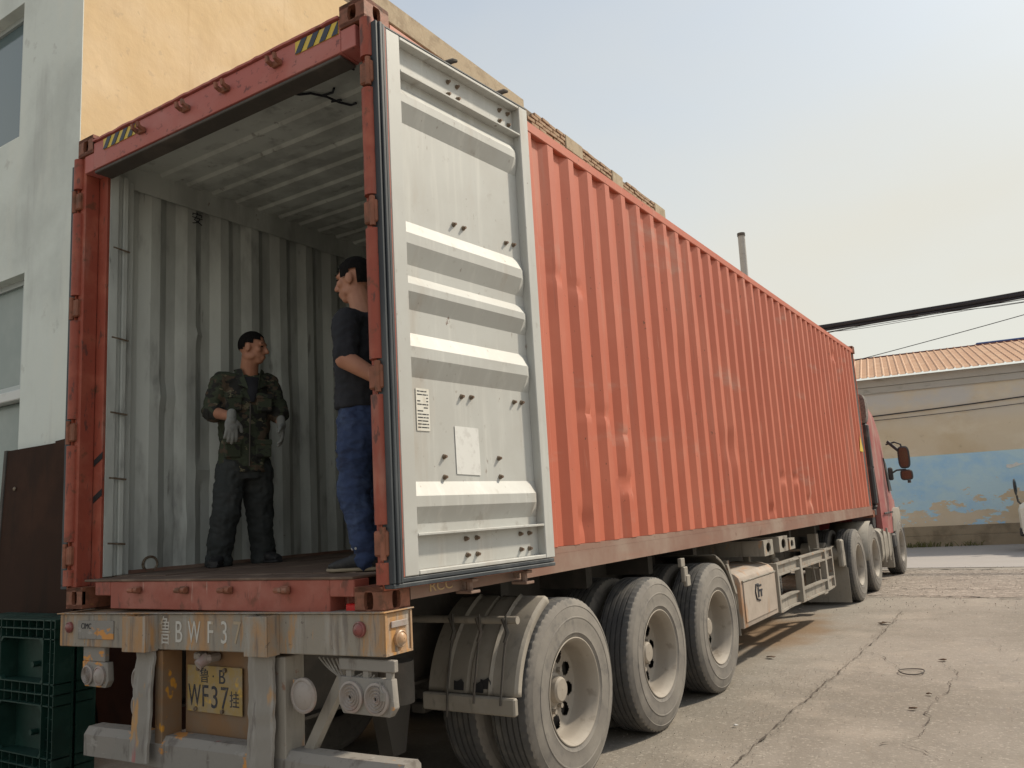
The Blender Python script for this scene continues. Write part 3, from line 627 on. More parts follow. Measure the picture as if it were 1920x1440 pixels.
# sill
sl_ = M(); sl_.box(-2.005, -.315, .0, .10, .005, .150, .004); sl_.box(-2.155, -2.006, .0, .10, .075, .150, .004); sl_.box(-.314, -.165, .0, .10, .075, .150, .004)
sl_.box(-2.155, -2.006, .098, .16, .0, .075); sl_.box(-.314, -.165, .098, .16, .0, .075)
sill = cpart('door_sill', sl_, 'sill')
cpart('threshold', M().box(-2.26, -.17, -.004, .20, .1505, .1625, .003), 'floor', sill)
for x in (-1.743, -1.340, -.997, -.592):
    k = M().box(x-.03, x+.03, -.02, -.001, .088, .125, .005).tube([(x-.045, -.03, .106), (x+.04, -.03, .108)], .014, 8).box(x-.01, x+.01, -.05, -.02, .098, .118, .004)
    cpart('cam_keeper', k, 'casting', sill)
# floor planks
fl = cpart('floor', M().box(-W+.05, -.05, .2, L-.06, .10, .145), 'dark_steel', ang=0)
pw = (W-.11)/8
for k in range(8):
    a = -W+.055+k*pw; cpart('plank', M().box(a+.003, a+pw-.003, .205+random.uniform(0, .004), L-.07, .146, .165+random.uniform(-.002, .002), .002), 'floor', fl, ang=0)
# marks inside
rg = [(-2.395+.0, .50+.05*cos(2*pi*k/20), .215+.045*sin(2*pi*k/20)) for k in range(21)]
cpart('lashing_ring', M().tube(rg, .008, 8), 'bolt')
mk = text('安', .10); cpart('ink_mark', put_text(mk, (-2.395, .84, 2.60), (0,1,0), (0,0,1)), 'ink', lw, ang=0)
cm_ = M(); zc_ = 2.797
for pth in ([(-.82,.30),(-.80,.33),(-.74,.36),(-.70,.44),(-.69,.53),(-.66,.60),(-.62,.60)], [(-.86,.31),(-.78,.30)], [(-.71,.42),(-.64,.43),(-.60,.40)], [(-.72,.50),(-.66,.52)], [(-.55,.20),(-.40,.24),(-.38,.33)]):
    cm_.tube([(x, y, zc_) for x, y in pth], .007, 5)
cpart('ink_mark', cm_, 'ink', rf, ang=0)
for (a, b) in ((.82, 1.0), (.60, .74)):
    cpart('paint_scuff', M().prism([(-W+.160, .02, a), (-W+.160, .10, a+.05), (-W+.160, .10, a+.10), (-W+.160, .02, a+.05)], (.0, 0, 0)) if False else M().prism([(-W+.066, .1035, a), (-W+.155, .1035, a+.045), (-W+.155, .1035, a+.085), (-W+.066, .1035, a+.04)], (0, -.0015, 0)), 'dark', ct, ang=0)
rc = text('RCC', .075); cpart('chalk_letters', put_text(rc, (.0055, .40, .085), (0,1,0), (0,0,1), 1.2, .9), 'chalk', ct, ang=0)
tri = M().prism([(.004, 11.55, 1.08), (.004, 11.85, 1.08), (.004, 11.7, 1.34)], (.002, 0, 0)); cpart('warning_triangle', tri, 'hazard_yellow', sidewall, ang=0)

# doors ------------------------------------------------------------
def door_frame(hx, a, sg):
    ca_, sa_ = cos(a), sin(a)
    return lambda s, d, z: Vector((hx+sg*(s*sa_+d*ca_), s*ca_-d*sa_, z))
def dbox(m, T_, s0, s1, d0, d1, z0, z1, bev=0):
    return m.hexa([T_(s0,d0,z0), T_(s1,d0,z0), T_(s1,d1,z0), T_(s0,d1,z0), T_(s0,d0,z1), T_(s1,d0,z1), T_(s1,d1,z1), T_(s0,d1,z1)], bev)
RIDGES = [(2.50, 2.40, 2.31), (1.81, 1.685, 1.59), (1.54, 1.45, 1.37), (1.26, 1.135, 1.045), (.565, .45, .37)]
BOLTS = [(.535,.29),(.615,.29),(.541,.212),(.615,.212),(.967,.29),(1.045,.29),(.967,.21),(1.04,.21),(.405,.682),(.403,.585),(.822,.682),(.827,.587),(.552,.983),(.625,.985),
    (.979,.987),(1.046,.989),(.556,1.879),(.631,1.878),(.988,1.881),(1.057,1.886),(.563,2.672),(.635,2.672),(.562,2.602),(.639,2.604),(.999,2.676),(1.074,2.68),(.997,2.61),(1.077,2.612)]
bo = M(); bo.tube([(-.002,0,0),(.006,0,0)], .013, 6).tube([(.006,0,0),(.020,0,0)], [.0095,.007], 8); bolt_me = bo.mesh('bolt'); smooth(bolt_me); bolt_me.materials.append(MT['bolt'])
def make_door(hx, a, sg, full):
    T_ = door_frame(hx, a, sg)
    m = M()
    dbox(m, T_, .072, .163, -.055, 0, .152, 2.735, .004); dbox(m, T_, 1.125, 1.207, -.055, 0, .152, 2.735, .004)
    dbox(m, T_, .164, 1.124, -.055, 0, 2.715, 2.733, .003); dbox(m, T_, .164, 1.124, -.055, 0, 2.548, 2.560, .002)
    dbox(m, T_, .164, 1.124, -.055, 0, .322, .334, .002); dbox(m, T_, .164, 1.124, -.055, 0, .153, .172, .003)
    dr = cpart('door', m, 'door_paint')
    for za_, zb_ in ((2.561, 2.714), (.173, .321)):
        p = M(); dbox(p, T_, .164, 1.124, -.055, -.050, za_, zb_); cpart('end_panel', p, 'door_paint', dr, ang=0)
    # corrugated panel: rows down, columns across; ridges stand out towards the frame face and die away at both ends
    rows = [(2.548, 0)]
    for (a0, b0_, c0_) in RIDGES:
        mid = b0_+(a0-b0_)*.42
        rows += [(a0, 0), (mid, 1), (b0_, 1), (c0_+.004, 0)]
    rows.append((.334, 0)); p = M(); rings = []
    for z, k in rows:
        rings.append([T_(s, -.050+.040*k*e+.002*noise.noise(Vector((s*3, z*4, 2))), z) for s, e in ((.164, 1), (.30, 1), (.45, 1), (.7, 1), (.95, 1), (1.07, 1), (1.124, .35))])
    p.rings(rings, False, False); pn = cpart('door_panel', p, 'door_paint', dr, ang=10)
    b = M(); dbox(b, T_, .0, 1.21, -.066, -.058, .10, 2.76, .002); cpart('door_skin', b, 'red', dr, ang=0)
    gk = M()
    for (s0, s1, d) in ((.0, .018, .004), (.020, .040, .012), (.042, .062, .006)):
        dbox(gk, T_, s0, s1, -.056, d, .128, 2.745, .004)
    dbox(gk, T_, .0, 1.20, -.056, .004, .108, .127, .003); dbox(gk, T_, .063, 1.20, -.056, -.002, .129, .150, .004); dbox(gk, T_, .063, 1.20, -.056, -.002, 2.737, 2.747, .002)
    cpart('gasket', gk, 'rubber', dr)
    e = M(); dbox(e, T_, .064, .071, -.056, -.001, .152, 2.735); cpart('door_edge', e, 'red_worn', dr, ang=0)
    for s_ in (.57, 1.01):
        rod_d = -.12 if full else -.082
        r_ = M().tube([T_(s_, rod_d, .06), T_(s_, rod_d, 2.80)], .017 if full else .012, 10)
        rd = cpart('locking_rod', r_, 'rail', dr)
        h = M().tube([T_(s_, -.10, 2.755), T_(s_+.004, -.06, 2.79), T_(s_+.03, -.035, 2.805), T_(s_+.055, -.03, 2.812)], [.018, .017, .014, .009], 8)
        cpart('cam_hook', h, 'dark_steel', dr)
        h = M(); dbox(h, T_, s_-.022, s_+.022, -.13, -.03, .085, .10, .003); dbox(h, T_, s_-.035, s_+.035, -.13, -.03, .03, .045, .003); h.tube([T_(s_, -.07, .04), T_(s_, -.07, .09)], .017, 8)
        cpart('cam_hook', h, 'rail', dr)
    if full:
        for s_, z in BOLTS:
            o = inst('bolt', bolt_me, T_(s_, -.049, z)+WB, dr); o.rotation_euler = (random.random()*.3, 0, -a)
        pts = [T_(.229,-.0475,.80), T_(.317,-.0475,.80), T_(.317,-.0475,1.0), T_(.229,-.0475,1.0)]
        n_ = (T_(0,1,0)-T_(0,0,0))
        sk = cpart('sticker', M().prism(pts, n_*.0015), 'paper_old', dr, ang=0)
        tl = M(); rnd = random.Random(4)
        for i in range(12):
            z = .987-i*.0155; s_ = .236
            while s_ < .306:
                ln = rnd.uniform(.012, .04)
                if rnd.random() < .8: dbox(tl, T_, s_, min(s_+ln, .309), -.0455, -.0452, z-.003, z+.002)
                s_ += ln+.004
        tl_me = tl.mesh('fine_print'); cpart('fine_print', tl_me, 'ink', dr, ang=0)
        pts = [T_(.493,-.0475,.60), T_(.672,-.0475,.594), T_(.668,-.0475,.83), T_(.490,-.0475,.834)]
        cpart('paper_sheet', M().prism(pts, n_*.0015), 'paper', dr, ang=0)
    return dr
make_door(.062, R(5), 1, True)
make_door(-W-.075, R(3.0), -1, False)

# ================================================================== TRAILER
tl = thing('semi_trailer', 'dusty three axle container trailer with yellow paint showing on its rear beam', 'trailer', (-1.2, 4.5, 0))
def tpart(name, m, ma, parent=None, ang=35): return obj(name, m, ma, parent or tl, WB, ang)
def tilt(m):
    for v in m.bm.verts: v.co.z += (v.co.x+1.2)*.016
    return m
def ttilt(name, m, ma, parent=None, ang=35): return tpart(name, tilt(m), ma, parent, ang)
rbm = M(); rbm.box(-2.47, .020, -.020, .158, -.188, -.010, .004); rbm.box(-2.485, .034, -.034, .166, -.009, -.003, .002)
rbm.box(.0205, .026, -.018, -.006, -.187, -.011); rbm.box(.0205, .026, .146, .157, -.187, -.011); rbm.box(.0205, .026, -.005, .145, -.187, -.176)
beam = ttilt('rear_beam', rbm, 'beam')
for x0, x1 in ((-1.735, -1.535), (-.775, -.62)):
    m = M(); m.box(x0, x1, -.098, -.090, -.192, -.012, .002); m.box(x0, x0+.008, -.0895, -.021, -.192, -.012); m.box(x1-.008, x1, -.0895, -.021, -.192, -.012); m.box(x0+.009, x1-.009, -.089, -.021, -.192, -.184)
    ttilt('beam_pocket', m, 'beam', beam)
for me_t, x, w_ in ((('鲁'), -1.475, .78), ('B', -1.365, .9), ('W', -1.24, .74), ('F', -1.115, .95), ('3', -1.01, .95), ('7', -.915, .95), ('挂', -.825, .62)):
    me = text(me_t, .155, .002); put_text(me, (x, -.0215, -.103+(x+1.2)*.016), (1,0,0), (0,0,1), w_*.82, .98); tpart('painted_character', me, 'stencil', beam, ang=0)
np_ = ttilt('maker_plate', M().box(-2.275, -1.93, -.026, -.021, -.145, -.045, .002), 'bumper', beam)
me = text('CIMC', .042, .001); put_text(me, (-2.19, -.0275, -.075+(-2.19+1.2)*.016), (1,0,0), (0,0,1)); tpart('plate_lettering', me, 'ink', beam, ang=0)
def disc_lamp(x, z, r, ma, y=-.021, rings=0, ax='y', x_=None):
    m = M(); prof = [(r, 0), (r*1.0, .012), (r*.86, .016)]
    if rings:
        for k in range(rings): rr = r*.80*(1-k/rings); prof += [(rr, .012), (rr-r*.03, .020), (max(rr-r*.10, .002), .012)]
    else: prof += [(r*.80, .012), (r*.6, .022), (r*.3, .027), (.002, .028)]
    m.lathe(prof, 28)
    for v in m.bm.verts:
        a, b, c = v.co
        v.co = Vector((x+b, y-a, z+c)) if ax == 'y' else Vector((x_+a, y+b, z+c))
    return m
ttilt('marker_lamp', disc_lamp(-2.36, -.082, .030, 'lamp_red'), 'lamp_red', beam); ttilt('marker_lamp', disc_lamp(-.115, -.075, .034, 'lamp_red'), 'lamp_red', beam)
ttilt('side_lamp', disc_lamp(0, -.125, .036, '', .075, ax='x', x_=.021), 'lamp_amber', beam)
ttilt('side_reflector', M().box(.021, .028, .02, .125, -.075, -.048, .002), 'lamp_grey', beam)
# posts, panel, bumper bar
def post(x0, x1, zb, seed):
    m = M(); n = 26; rings = []
    for i in range(n+1):
        z = -.190+(zb+.190)*i/n; dy = -.012*noise.noise(Vector((z*7, seed, 0)))-.006*noise.noise(Vector((z*19, seed, 4))); dx = .008*noise.noise(Vector((z*5, seed, 9)))
        lean = -.03*i/n
        rings.append([(x0+dx, -.045+dy+lean, z), ((x0+x1)/2+dx, -.052+dy+lean, z), (x1+dx, -.042+dy+lean, z), (x1+dx, -.028+dy+lean, z), (x0+dx, -.03+dy+lean, z)])
    m.rings(rings); return m
pl_ = ttilt('post_plate', post(-1.69, -1.545, -.735, 1), 'plate_post'); tpart('post_channel', M().box(-1.575, -1.515, -.010, .11, -.72, -.20, .004), 'orange_panel')
pr_ = ttilt('post_plate', post(-.80, -.635, -.95, 5), 'plate_post'); tpart('post_channel', M().box(-.70, -.60, -.010, .11, -.90, -.195, .004), 'steel')
lb = tpart('rear_panel', M().box(-1.495, -.70, .115, .125, -.74, -.195, .003), 'orange_panel')
lpz = -.40; lpx = -1.245
lpl = tpart('licence_plate', M().box(lpx-.215, lpx+.215, .100, .104, lpz-.115, lpz+.115, .0015), 'plate_yellow')
for s_, x, z, sz, sx in (('鲁', lpx-.075, lpz+.062, .080, 1), ('·', lpx-.005, lpz+.062, .08, 1), ('B', lpx+.062, lpz+.062, .098, 1.0), ('W', lpx-.155, lpz-.040, .155, .62), ('F', lpx-.07, lpz-.040, .155, .82), ('3', lpx+.005, lpz-.042, .155, .85), ('7', lpx+.082, lpz-.042, .155, .85), ('挂', lpx+.158, lpz-.045, .085, .9)):
    me = text(s_, sz, .001); put_text(me, (x, .0988, z), (1,0,0), (0,0,1), sx, 1); tpart('plate_character', me, 'plate_text', lpl, ang=0)
for dx in (-.12, .09):
    tpart('plate_bolt', M().tube([(lpx+dx, .1, lpz+.10), (lpx+dx, .088, lpz+.10)], .012, 8).tube([(lpx+dx-.02, .1, lpz-.10), (lpx+dx-.02, .088, lpz-.10)], .011, 8), 'bolt', lpl)
tpart('plate_lamp', M().box(-1.27, -1.19, .03, .11, -.255, -.215, .012).tube([(-1.23, .05, -.235), (-1.24, .0, -.262)], [.03, .026], 12).box(-1.36, -1.31, .06, .11, -.25, -.215, .006), 'lamp_grey')
bb = M(); sec = [(-.012,-.765),(.10,-.765),(.118,-.745),(.118,-.640),(.098,-.618),(.015,-.618),(-.012,-.655)]; n = 40; rings = []
for i in range(n+1):
    x = -2.21+2.29*i/n; d = .010*noise.noise(Vector((x*3, 1, 1))); rings.append([(x, y+d, z+.008*noise.noise(Vector((x*2.3, 5, y)))) for y, z in sec])
bb.rings(rings); ttilt('bumper_bar', bb, 'bumper', ang=30)
# lamp boards
def lamp_board(x0, x1, z0, z1, both):
    m = M(); c = .018
    m.prism([(x0, .0, z1), (x1, .0, z1), (x1+.01, .0, z0+c*2), (x1-c, .0, z0), (x0+c*1.5, .0, z0), (x0+.005, .0, z0+c*2)], (0, .035, 0), .004)
    b = tpart('lamp_board', m, 'bumper'); w_ = (x1-x0)
    for k, q in enumerate((.27, .74)):
        tpart('tail_lamp', disc_lamp(x0+w_*q, (z0+z1)/2-.004, w_*.215, '', -.001, 4 if (both or k == 0) else 0), 'lamp_grey', b)
    return b
b1 = lamp_board(-.275, .035, -.415, -.262, True)
tpart('lamp_bracket', M().box(-.27, .05, .0, .03, -.235, -.185, .004).box(-.23, -.20, .005, .025, -.262, -.236).box(-.13, -.10, .005, .025, -.262, -.236).box(.0, .03, .005, .025, -.262, -.236), 'bumper', b1)
b2 = lamp_board(-2.265, -2.02, -.42, -.285, False)
tpart('lamp_bracket', M().box(-2.26, -2.05, .0, .03, -.284, -.20, .004), 'bumper', b2)
rl = tpart('round_lamp', disc_lamp(-.505, -.362, .078, '', .02), 'lamp_grey'); tpart('lamp_arm', M().box(-.585, -.50, .021, .04, -.43, -.295, .004), 'bumper', rl)
for z in (-.365, -.50): tpart('round_lamp', disc_lamp(-1.755, z, .072, '', .03, 3), 'lamp_grey')
tpart('diagonal_brace', M().hexa([(-.35,.10,-.24),(-.29,.10,-.24),(-.29,.14,-.24),(-.35,.14,-.24),(-.62,.06,-.70),(-.56,.06,-.70),(-.56,.10,-.70),(-.62,.10,-.70)]), 'steel')
wr = M()
for k in range(5):
    a = Vector((-.45+.03*k, .06, -.20)); b = Vector((-.15+.02*k, .02, -.25)); 
    wr.tube([a.lerp(b, t/12)+Vector((0, -.01*k*.3, -.09*(1+.3*k)*4*(t/12)*(1-t/12)*.5)) for t in range(13)], .004, 6)
wr.tube([(-.02,-.012,-.27),(-.01,-.02,-.30),(.0,-.02,-.315)], .005, 6).box(-.012,.012,-.022,-.018,-.345,-.312)
tpart('lamp_wire', wr, 'bumper')
# chassis
ch = M()
for x in (-1.72, -.80):
    ch.box(x, x+.012, .16, 10.9, -.52, -.02); ch.box(x-.06, x+.07, .16, 10.9, -.019, -.003); ch.box(x-.06, x+.07, .16, 10.9, -.536, -.521)
tpart('main_beam', ch, 'dark_steel', ang=0)
for y in (.5, 1.5, 2.6, 3.7, 4.75, 8.2, 9.6): tpart('cross_member', M().box(-2.05, -.40, y, y+.09, -.16, -.012), 'dark_steel', ang=0)
def tube_end(y0, y1, z0, z1, x1, ma='steel'):
    t = .012; m = M(); m.box(-2.42, x1, y0, y1, z1-t, z1); m.box(-2.42, x1, y0, y1, z0, z0+t); m.box(-2.42, x1, y0, y0+t, z0+t+.001, z1-t-.001); m.box(-2.42, x1, y1-t, y1, z0+t+.001, z1-t-.001)
    # end plate with an oval opening
    K = 28; cy, cz = (y0+y1)/2, (z0+z1)/2; ou, inn = [], []
    for k in range(K):
        th = 2*pi*(k+.5)/K; c_, s_ = cos(th), sin(th); q = 1/max(abs(c_), abs(s_)); ou.append((cy+(y1-y0)/2*c_*q, cz+(z1-z0)/2*s_*q)); inn.append((cy+(y1-y0)*.25*c_, cz+(z1-z0)*.33*s_))
    vs = [[m.bm.verts.new((x, *p)) for p in l] for l, x in ((ou, x1+.002), (inn, x1+.002), (inn, x1-.012))]
    for A_, B_ in zip(vs, vs[1:]):
        for k in range(K): m.bm.faces.new([A_[k], A_[(k+1) % K], B_[(k+1) % K], B_[k]])
    return tpart('twistlock_beam', m, ma, ang=0)
tube_end(5.65, 5.98, -.165, -.012, .0); tube_end(6.22, 6.56, -.165, -.005, .0); tube_end(6.66, 6.90, -.165, -.045, -.01)
tpart('twistlock', M().tube([(-.12, 6.35, -.166), (-.12, 6.35, -.24)], .03, 12).ell((-.10, 6.35, -.26), ((.045,0,0),(0,.045,0),(0,0,.04))), 'steel')
tpart('beam_strut', M().box(-.30, -.24, 5.2, 5.26, -.50, -.17).box(-.30, -.24, 5.9, 5.96, -.6, -.17), 'steel')
# wheels
TR = .522
def build_wheel():
    t = M(); w_ = .275
    prof = [(.288, -.025), (.300, -.010), (.318, -.003), (.322, .001), (.328, -.001), (.375, .006), (.402, .006), (.405, .0082), (.411, .0082), (.414, .005), (.452, -.001), (.470, -.006), (.474, -.0035), (.480, -.007), (.492, -.013), (.505, -.020), (.516, -.030)]
    half = list(prof); tread = [(TR-.003, -.034)]
    for gx in (-.075, -.112, -.150, -.188, -.226):
        tread += [(TR, gx+.006), (TR-.012, gx+.004), (TR-.012, gx-.004), (TR, gx-.006)] if gx > -.23 else []
    back = [(r, -w_-x) for r, x in prof[::-1]]
    pr = half+tread[:-0 or None]+[(TR-.003, -w_+.034)]+back
    notched = [i for i, (r, x) in enumerate(pr) if r > .510 and (x > -.04 or x < -w_+.04)]
    t.lathe(pr, 192, notch=(set(notched), .009)); tme = t.mesh('tyre'); smooth(tme, 30)
    tme.materials.append(MT['tyre']); tme.materials.append(MT['tread'])
    for p in tme.polygons:
        if math.hypot(p.center.y, p.center.z) > .508 and -w_+.03 < p.center.x < -.03: p.material_index = 1
    r_ = M()
    r_.lathe([(.288, -.03), (.296, -.012), (.298, -.006), (.292, -.004), (.284, -.010), (.276, -.026), (.264, -.045), (.259, -.07), (.256, -.11), (.253, -.138), (.248, -.150), (.240, -.154)], 64)
    # recessed disc with ten hand holes
    K = 120; radii = [.240, .230, .222, .210, .190, .170, .156, .140, .11, .09]; vs = [[r_.bm.verts.new((-.154-.012*(1 if i > 2 else i/3), rr*cos(2*pi*k/K), rr*sin(2*pi*k/K))) for k in range(K)] for i, rr in enumerate(radii)]
    half_w = {1: 1.6, 2: 2.6, 3: 3.6, 4: 3.6, 5: 2.6}
    for i in range(len(radii)-1):
        for k in range(K):
            d = ((k % 12)-5.5)
            if i in half_w and abs(d) <= half_w[i]: continue
            r_.bm.faces.new([vs[i][k], vs[i][(k+1) % K], vs[i+1][(k+1) % K], vs[i+1][k]])
    rme = r_.mesh('wheel'); smooth(rme, 40); rme.materials.append(MT['rim'])
    sm = D.objects.new('t', rme)
    h = M().lathe([(.094, -.168), (.094, -.148), (.078, -.140), (.072, -.105), (.060, -.094), (.03, -.092), (.002, -.091)], 32); hme = h.mesh('hub'); smooth(hme, 35); hme.materials.append(MT['rim'])
    n_ = M()
    for k in range(10):
        a = 2*pi*k/10+.12; n_.tube([(-.168, .124*cos(a), .124*sin(a)), (-.140, .124*cos(a), .124*sin(a))], .015, 6)
    nme = n_.mesh('wheel_nuts'); smooth(nme); nme.materials.append(MT['rim'])
    bk_ = M().lathe([(.25, -.24), (.25, -.20), (.2, -.215), (.002, -.215)], 32); bme = bk_.mesh('brake_drum'); bme.materials.append(MT['dark_steel'])
    D.objects.remove(sm)
    return rme, tme, hme, nme, bme
RM, TM, HM, NM, BMd = build_wheel()
def wheel(parent, x, y, z, flip=False, rot=0, full=True, tyre_only=False):
    o = inst('wheel', RM, (x, y, z), parent); o.rotation_euler = (rot, 0, pi if flip else 0)
    for nm, me in (('tyre', TM),)+((() if tyre_only else (('hub', HM), ('wheel_nuts', NM), ('brake_drum', BMd)))):
        c = D.objects.new(nm, me); C.objects.link(c); c.parent = o
        if nm == 'wheel_nuts': c['kind'] = 'stuff'
    return o
for y, rot in ((1.60, .15), (2.86, .4), (4.12, .9)):
    wheel(tl, .020, y, TR-.002, rot=rot); wheel(tl, -.305, y, TR-.002, rot=rot+.3, tyre_only=True)
    wheel(tl, -2.458, y, TR-.002, True, rot=rot); wheel(tl, -2.133, y, TR-.002, True, rot=rot+.3, tyre_only=True)
    a_ = M().tube([(-2.2, y, TR-ZB), (-.25, y, TR-ZB)], .065, 14).box(-1.8, -1.7, y-.12, y+.12, -.63, -.535).box(-.80, -.70, y-.12, y+.12, -.63, -.535)
    a_.box(-1.80, -1.70, y-.5, y+.5, -.70, -.64, .01).box(-.80, -.70, y-.5, y+.5, -.70, -.64, .01)
    a_.tube([(-.62, y-.18, -.62), (-.62, y-.34, -.50)], .09, 14).tube([(-1.85, y-.18, -.62), (-1.85, y-.34, -.50)], .09, 14)
    tpart('axle', a_, 'dark_steel')
# hanger bracket behind the first wheel
for x in (-.80, -1.74): tpart('hanger_bracket', M().prism([(x, .75, -.54), (x, 1.0, -.54), (x, .93, -.86), (x, .83, -.86)], (.10, 0, 0)), 'dark_steel')
tpart('air_bag', M().tube([(-.42, .55, -.50), (-.42, .55, -.30)], .09, 16), 'dark_steel')
# mudguard over the first wheel
cy, cz = 1.60, TR-ZB
def mudguard(xs, ma, a0=172, a1=112):
    hh = [-.03, 0, 0, .014, 0, 0, -.014, 0, 0, .014, 0, .0, -.012, -.04]; mg = M(); rings = []
    for i in range(25):
        a = R(a0)-R(a0-a1)*i/24; rr = .60
        rings.append([(x, cy+(rr+h)*cos(a), cz+(rr+h)*sin(a)) for x, h in zip(xs, hh)])
    mg.rings(rings, False, False); o = tpart('mudguard', mg, ma, ang=30); sd = o.modifiers.new('thickness', 'SOLIDIFY'); sd.thickness = .006; return o
mgo = mudguard([-.595, -.585, -.47, -.455, -.44, -.33, -.315, -.30, -.19, -.175, -.16, -.02, -.004, .0], 'mudguard')
mgl = mudguard([-2.438+.595-.595*2+.0+q for q in (.0, .01, .125, .14, .155, .265, .28, .295, .405, .42, .435, .575, .59, .595)], 'dark_steel')
tpart('mudguard_flap', M().box(-2.43, -1.84, 1.0, 1.008, -.95, -.5), 'dark_steel', mgl, ang=0)
tpart('mudguard_lip', M().box(-.60, .005, .965, 1.005, -.635, -.545, .008), 'mudguard', mgo)
tpart('mudguard_bar', M().tube([(-.80, 1.035, -.165), (.01, 1.035, -.160)], .021, 14), 'mudguard', mgo)
for x in (-.40, -.22, -.05):
    sp_ = M().tube([(x, 1.01, -.13), (x+.01, 1.0, -.2), (x-.01, .985, -.35), (x-.02, .965, -.5), (x-.025, .955, -.66 if x < -.3 else -.58)], .006, 6)
    sp_.tube([(x-.02, 1.012, -.15), (x+.015, 1.0, -.22), (x, .99, -.27)], .011, 6)
    tpart('tie_strap', sp_, 'dark_steel', mgo)
for (x, z) in ((-.375, -.50), (-.245, -.505), (-.20, -.485)):
    a = math.asin((z-cz)/.602); y = cy-.607*cos(a)
    tpart('torn_hole', M().prism([(x-.035, y, z-.03), (x+.03, y, z-.03), (x+.035, y-.001, z+.01), (x+.02, y-.002, z+.03), (x-.01, y-.002, z+.015), (x-.03, y-.001, z+.02)], (0, -.002, 0)), 'dark', mgo, ang=0)
# front fender of the third wheel and small bracket
m = M(); rings = []
for i in range(13):
    a = R(75)-R(68)*i/12; rings.append([(x, 4.12+(.60+h)*cos(a), cz+(.60+h)*sin(a)) for x, h in ((-.58, 0), (-.03, 0), (-.015, -.012), (-.012, -.035))])
m.rings(rings, False, False); fo = tpart('fender', m, 'mudguard', ang=30); sd = fo.modifiers.new('thickness', 'SOLIDIFY'); sd.thickness = .006
tpart('fender_stay', M().hexa([(-.02,4.48,-.15),(.0,4.48,-.15),(.0,4.53,-.15),(-.02,4.53,-.15),(-.02,4.66,-.42),(.0,4.66,-.42),(.0,4.70,-.42),(-.02,4.70,-.42)]), 'steel', fo)
tpart('marker_bracket', M().box(-.03, .0, 3.42, 3.50, -.085, -.02, .004).box(-.02, .012, 3.44, 3.52, -.20, -.086, .006).box(-.012, .02, 3.46, 3.54, -.235, -.15, .006), 'steel')
# tool box
tb = M(); prof = []
for (x, z) in ((.0, -.745), (.0, -.34), (-.012, -.30), (-.05, -.265), (-.13, -.24), (-.40, -.225), (-.55, -.26), (-.55, -.745)): prof.append((x, 4.80, z))
tb.prism(prof, (0, 1.14, 0), .006); tbo = tpart('tool_box', tb, 'box_paint')
tpart('box_door', M().box(.001, .010, 4.86, 5.90, -.70, -.345, .004), 'box_paint', tbo); tpart('box_hinge', M().box(.001, .016, 4.84, 5.92, -.338, -.326, .002), 'steel', tbo)
em = M().tube([(.0115, 5.30, -.40), (.0115, 5.22, -.40), (.0115, 5.19, -.46), (.0115, 5.22, -.53), (.0115, 5.32, -.55)], .010, 6).box(.0105, .014, 5.27, 5.40, -.425, -.408).box(.0105, .014, 5.32, 5.42, -.47, -.452).box(.0105, .014, 5.27, 5.31, -.52, -.43).box(.0105, .014, 5.36, 5.40, -.52, -.47)
tpart('emblem', em, 'ink', tbo, ang=0)
tpart('mud_flap', M().box(-.56, -.03, 4.775, 4.785, -.80, -.36), 'mudguard', ang=0)
# side guard
sg = M()
def crail(m, z0, z1, bow):
    n = 16
    for (dz0, dz1, dx) in ((0, .02, .03), (.02, (z1-z0)-.02, .0), ((z1-z0)-.02, z1-z0, .03)):
        rings = []
        for i in range(n+1):
            y = 6.03+2.55*i/n; bz = bow*sin(pi*i/n)*-.03+.02*noise.noise(Vector((y*1.3, z0, 0)))*bow; bx_ = -.03*bow*sin(pi*min(1, i/n*1.3))
            rings.append([(-.05+bx_, y, z0+dz0+bz), (dx-.02+bx_, y, z0+dz0+bz), (dx-.02+bx_, y, z0+dz1-.001+bz), (-.05+bx_, y, z0+dz1-.001+bz)])
        m.rings(rings)
crail(sg, -.395, -.265, .2); crail(sg, -.757, -.61, 1)
for y in (6.0, 6.95, 8.2, 8.59): sg.box(-.06, .012, y, y+(.05 if y in (6.0, 8.59) else .09), -.76, -.262, .003)
sgo = tpart('side_guard', sg, 'steel', ang=30)
for gm_ in (M().box(-.7, -.06, 6.05, 6.09, -.30, -.27), M().box(-.7, -.06, 8.5, 8.54, -.30, -.27), M().tube([(-.06, 8.3, -.5), (-.5, 7.0, -.35)], .012, 8), M().tube([(-.1, 7.9, -.2), (-.05, 7.9, -.75)], .01, 6)): tpart('guard_stay', gm_, 'steel', sgo)
sw_ = inst('spare_wheel', RM, (-.78, 7.05, .70), tl); sw_.rotation_euler = (0, -pi/2, 0)
c = D.objects.new('tyre', TM); C.objects.link(c); c.parent = sw_
for lx in (-.36, -2.2):
    ll_ = tpart('landing_leg', M().box(lx, lx+.12, 8.95, 9.07, -.85, -.1, .006), 'steel'); tpart('foot', M().box(lx-.04, lx+.16, 8.90, 9.12, -.90, -.852, .006), 'steel', ll_)

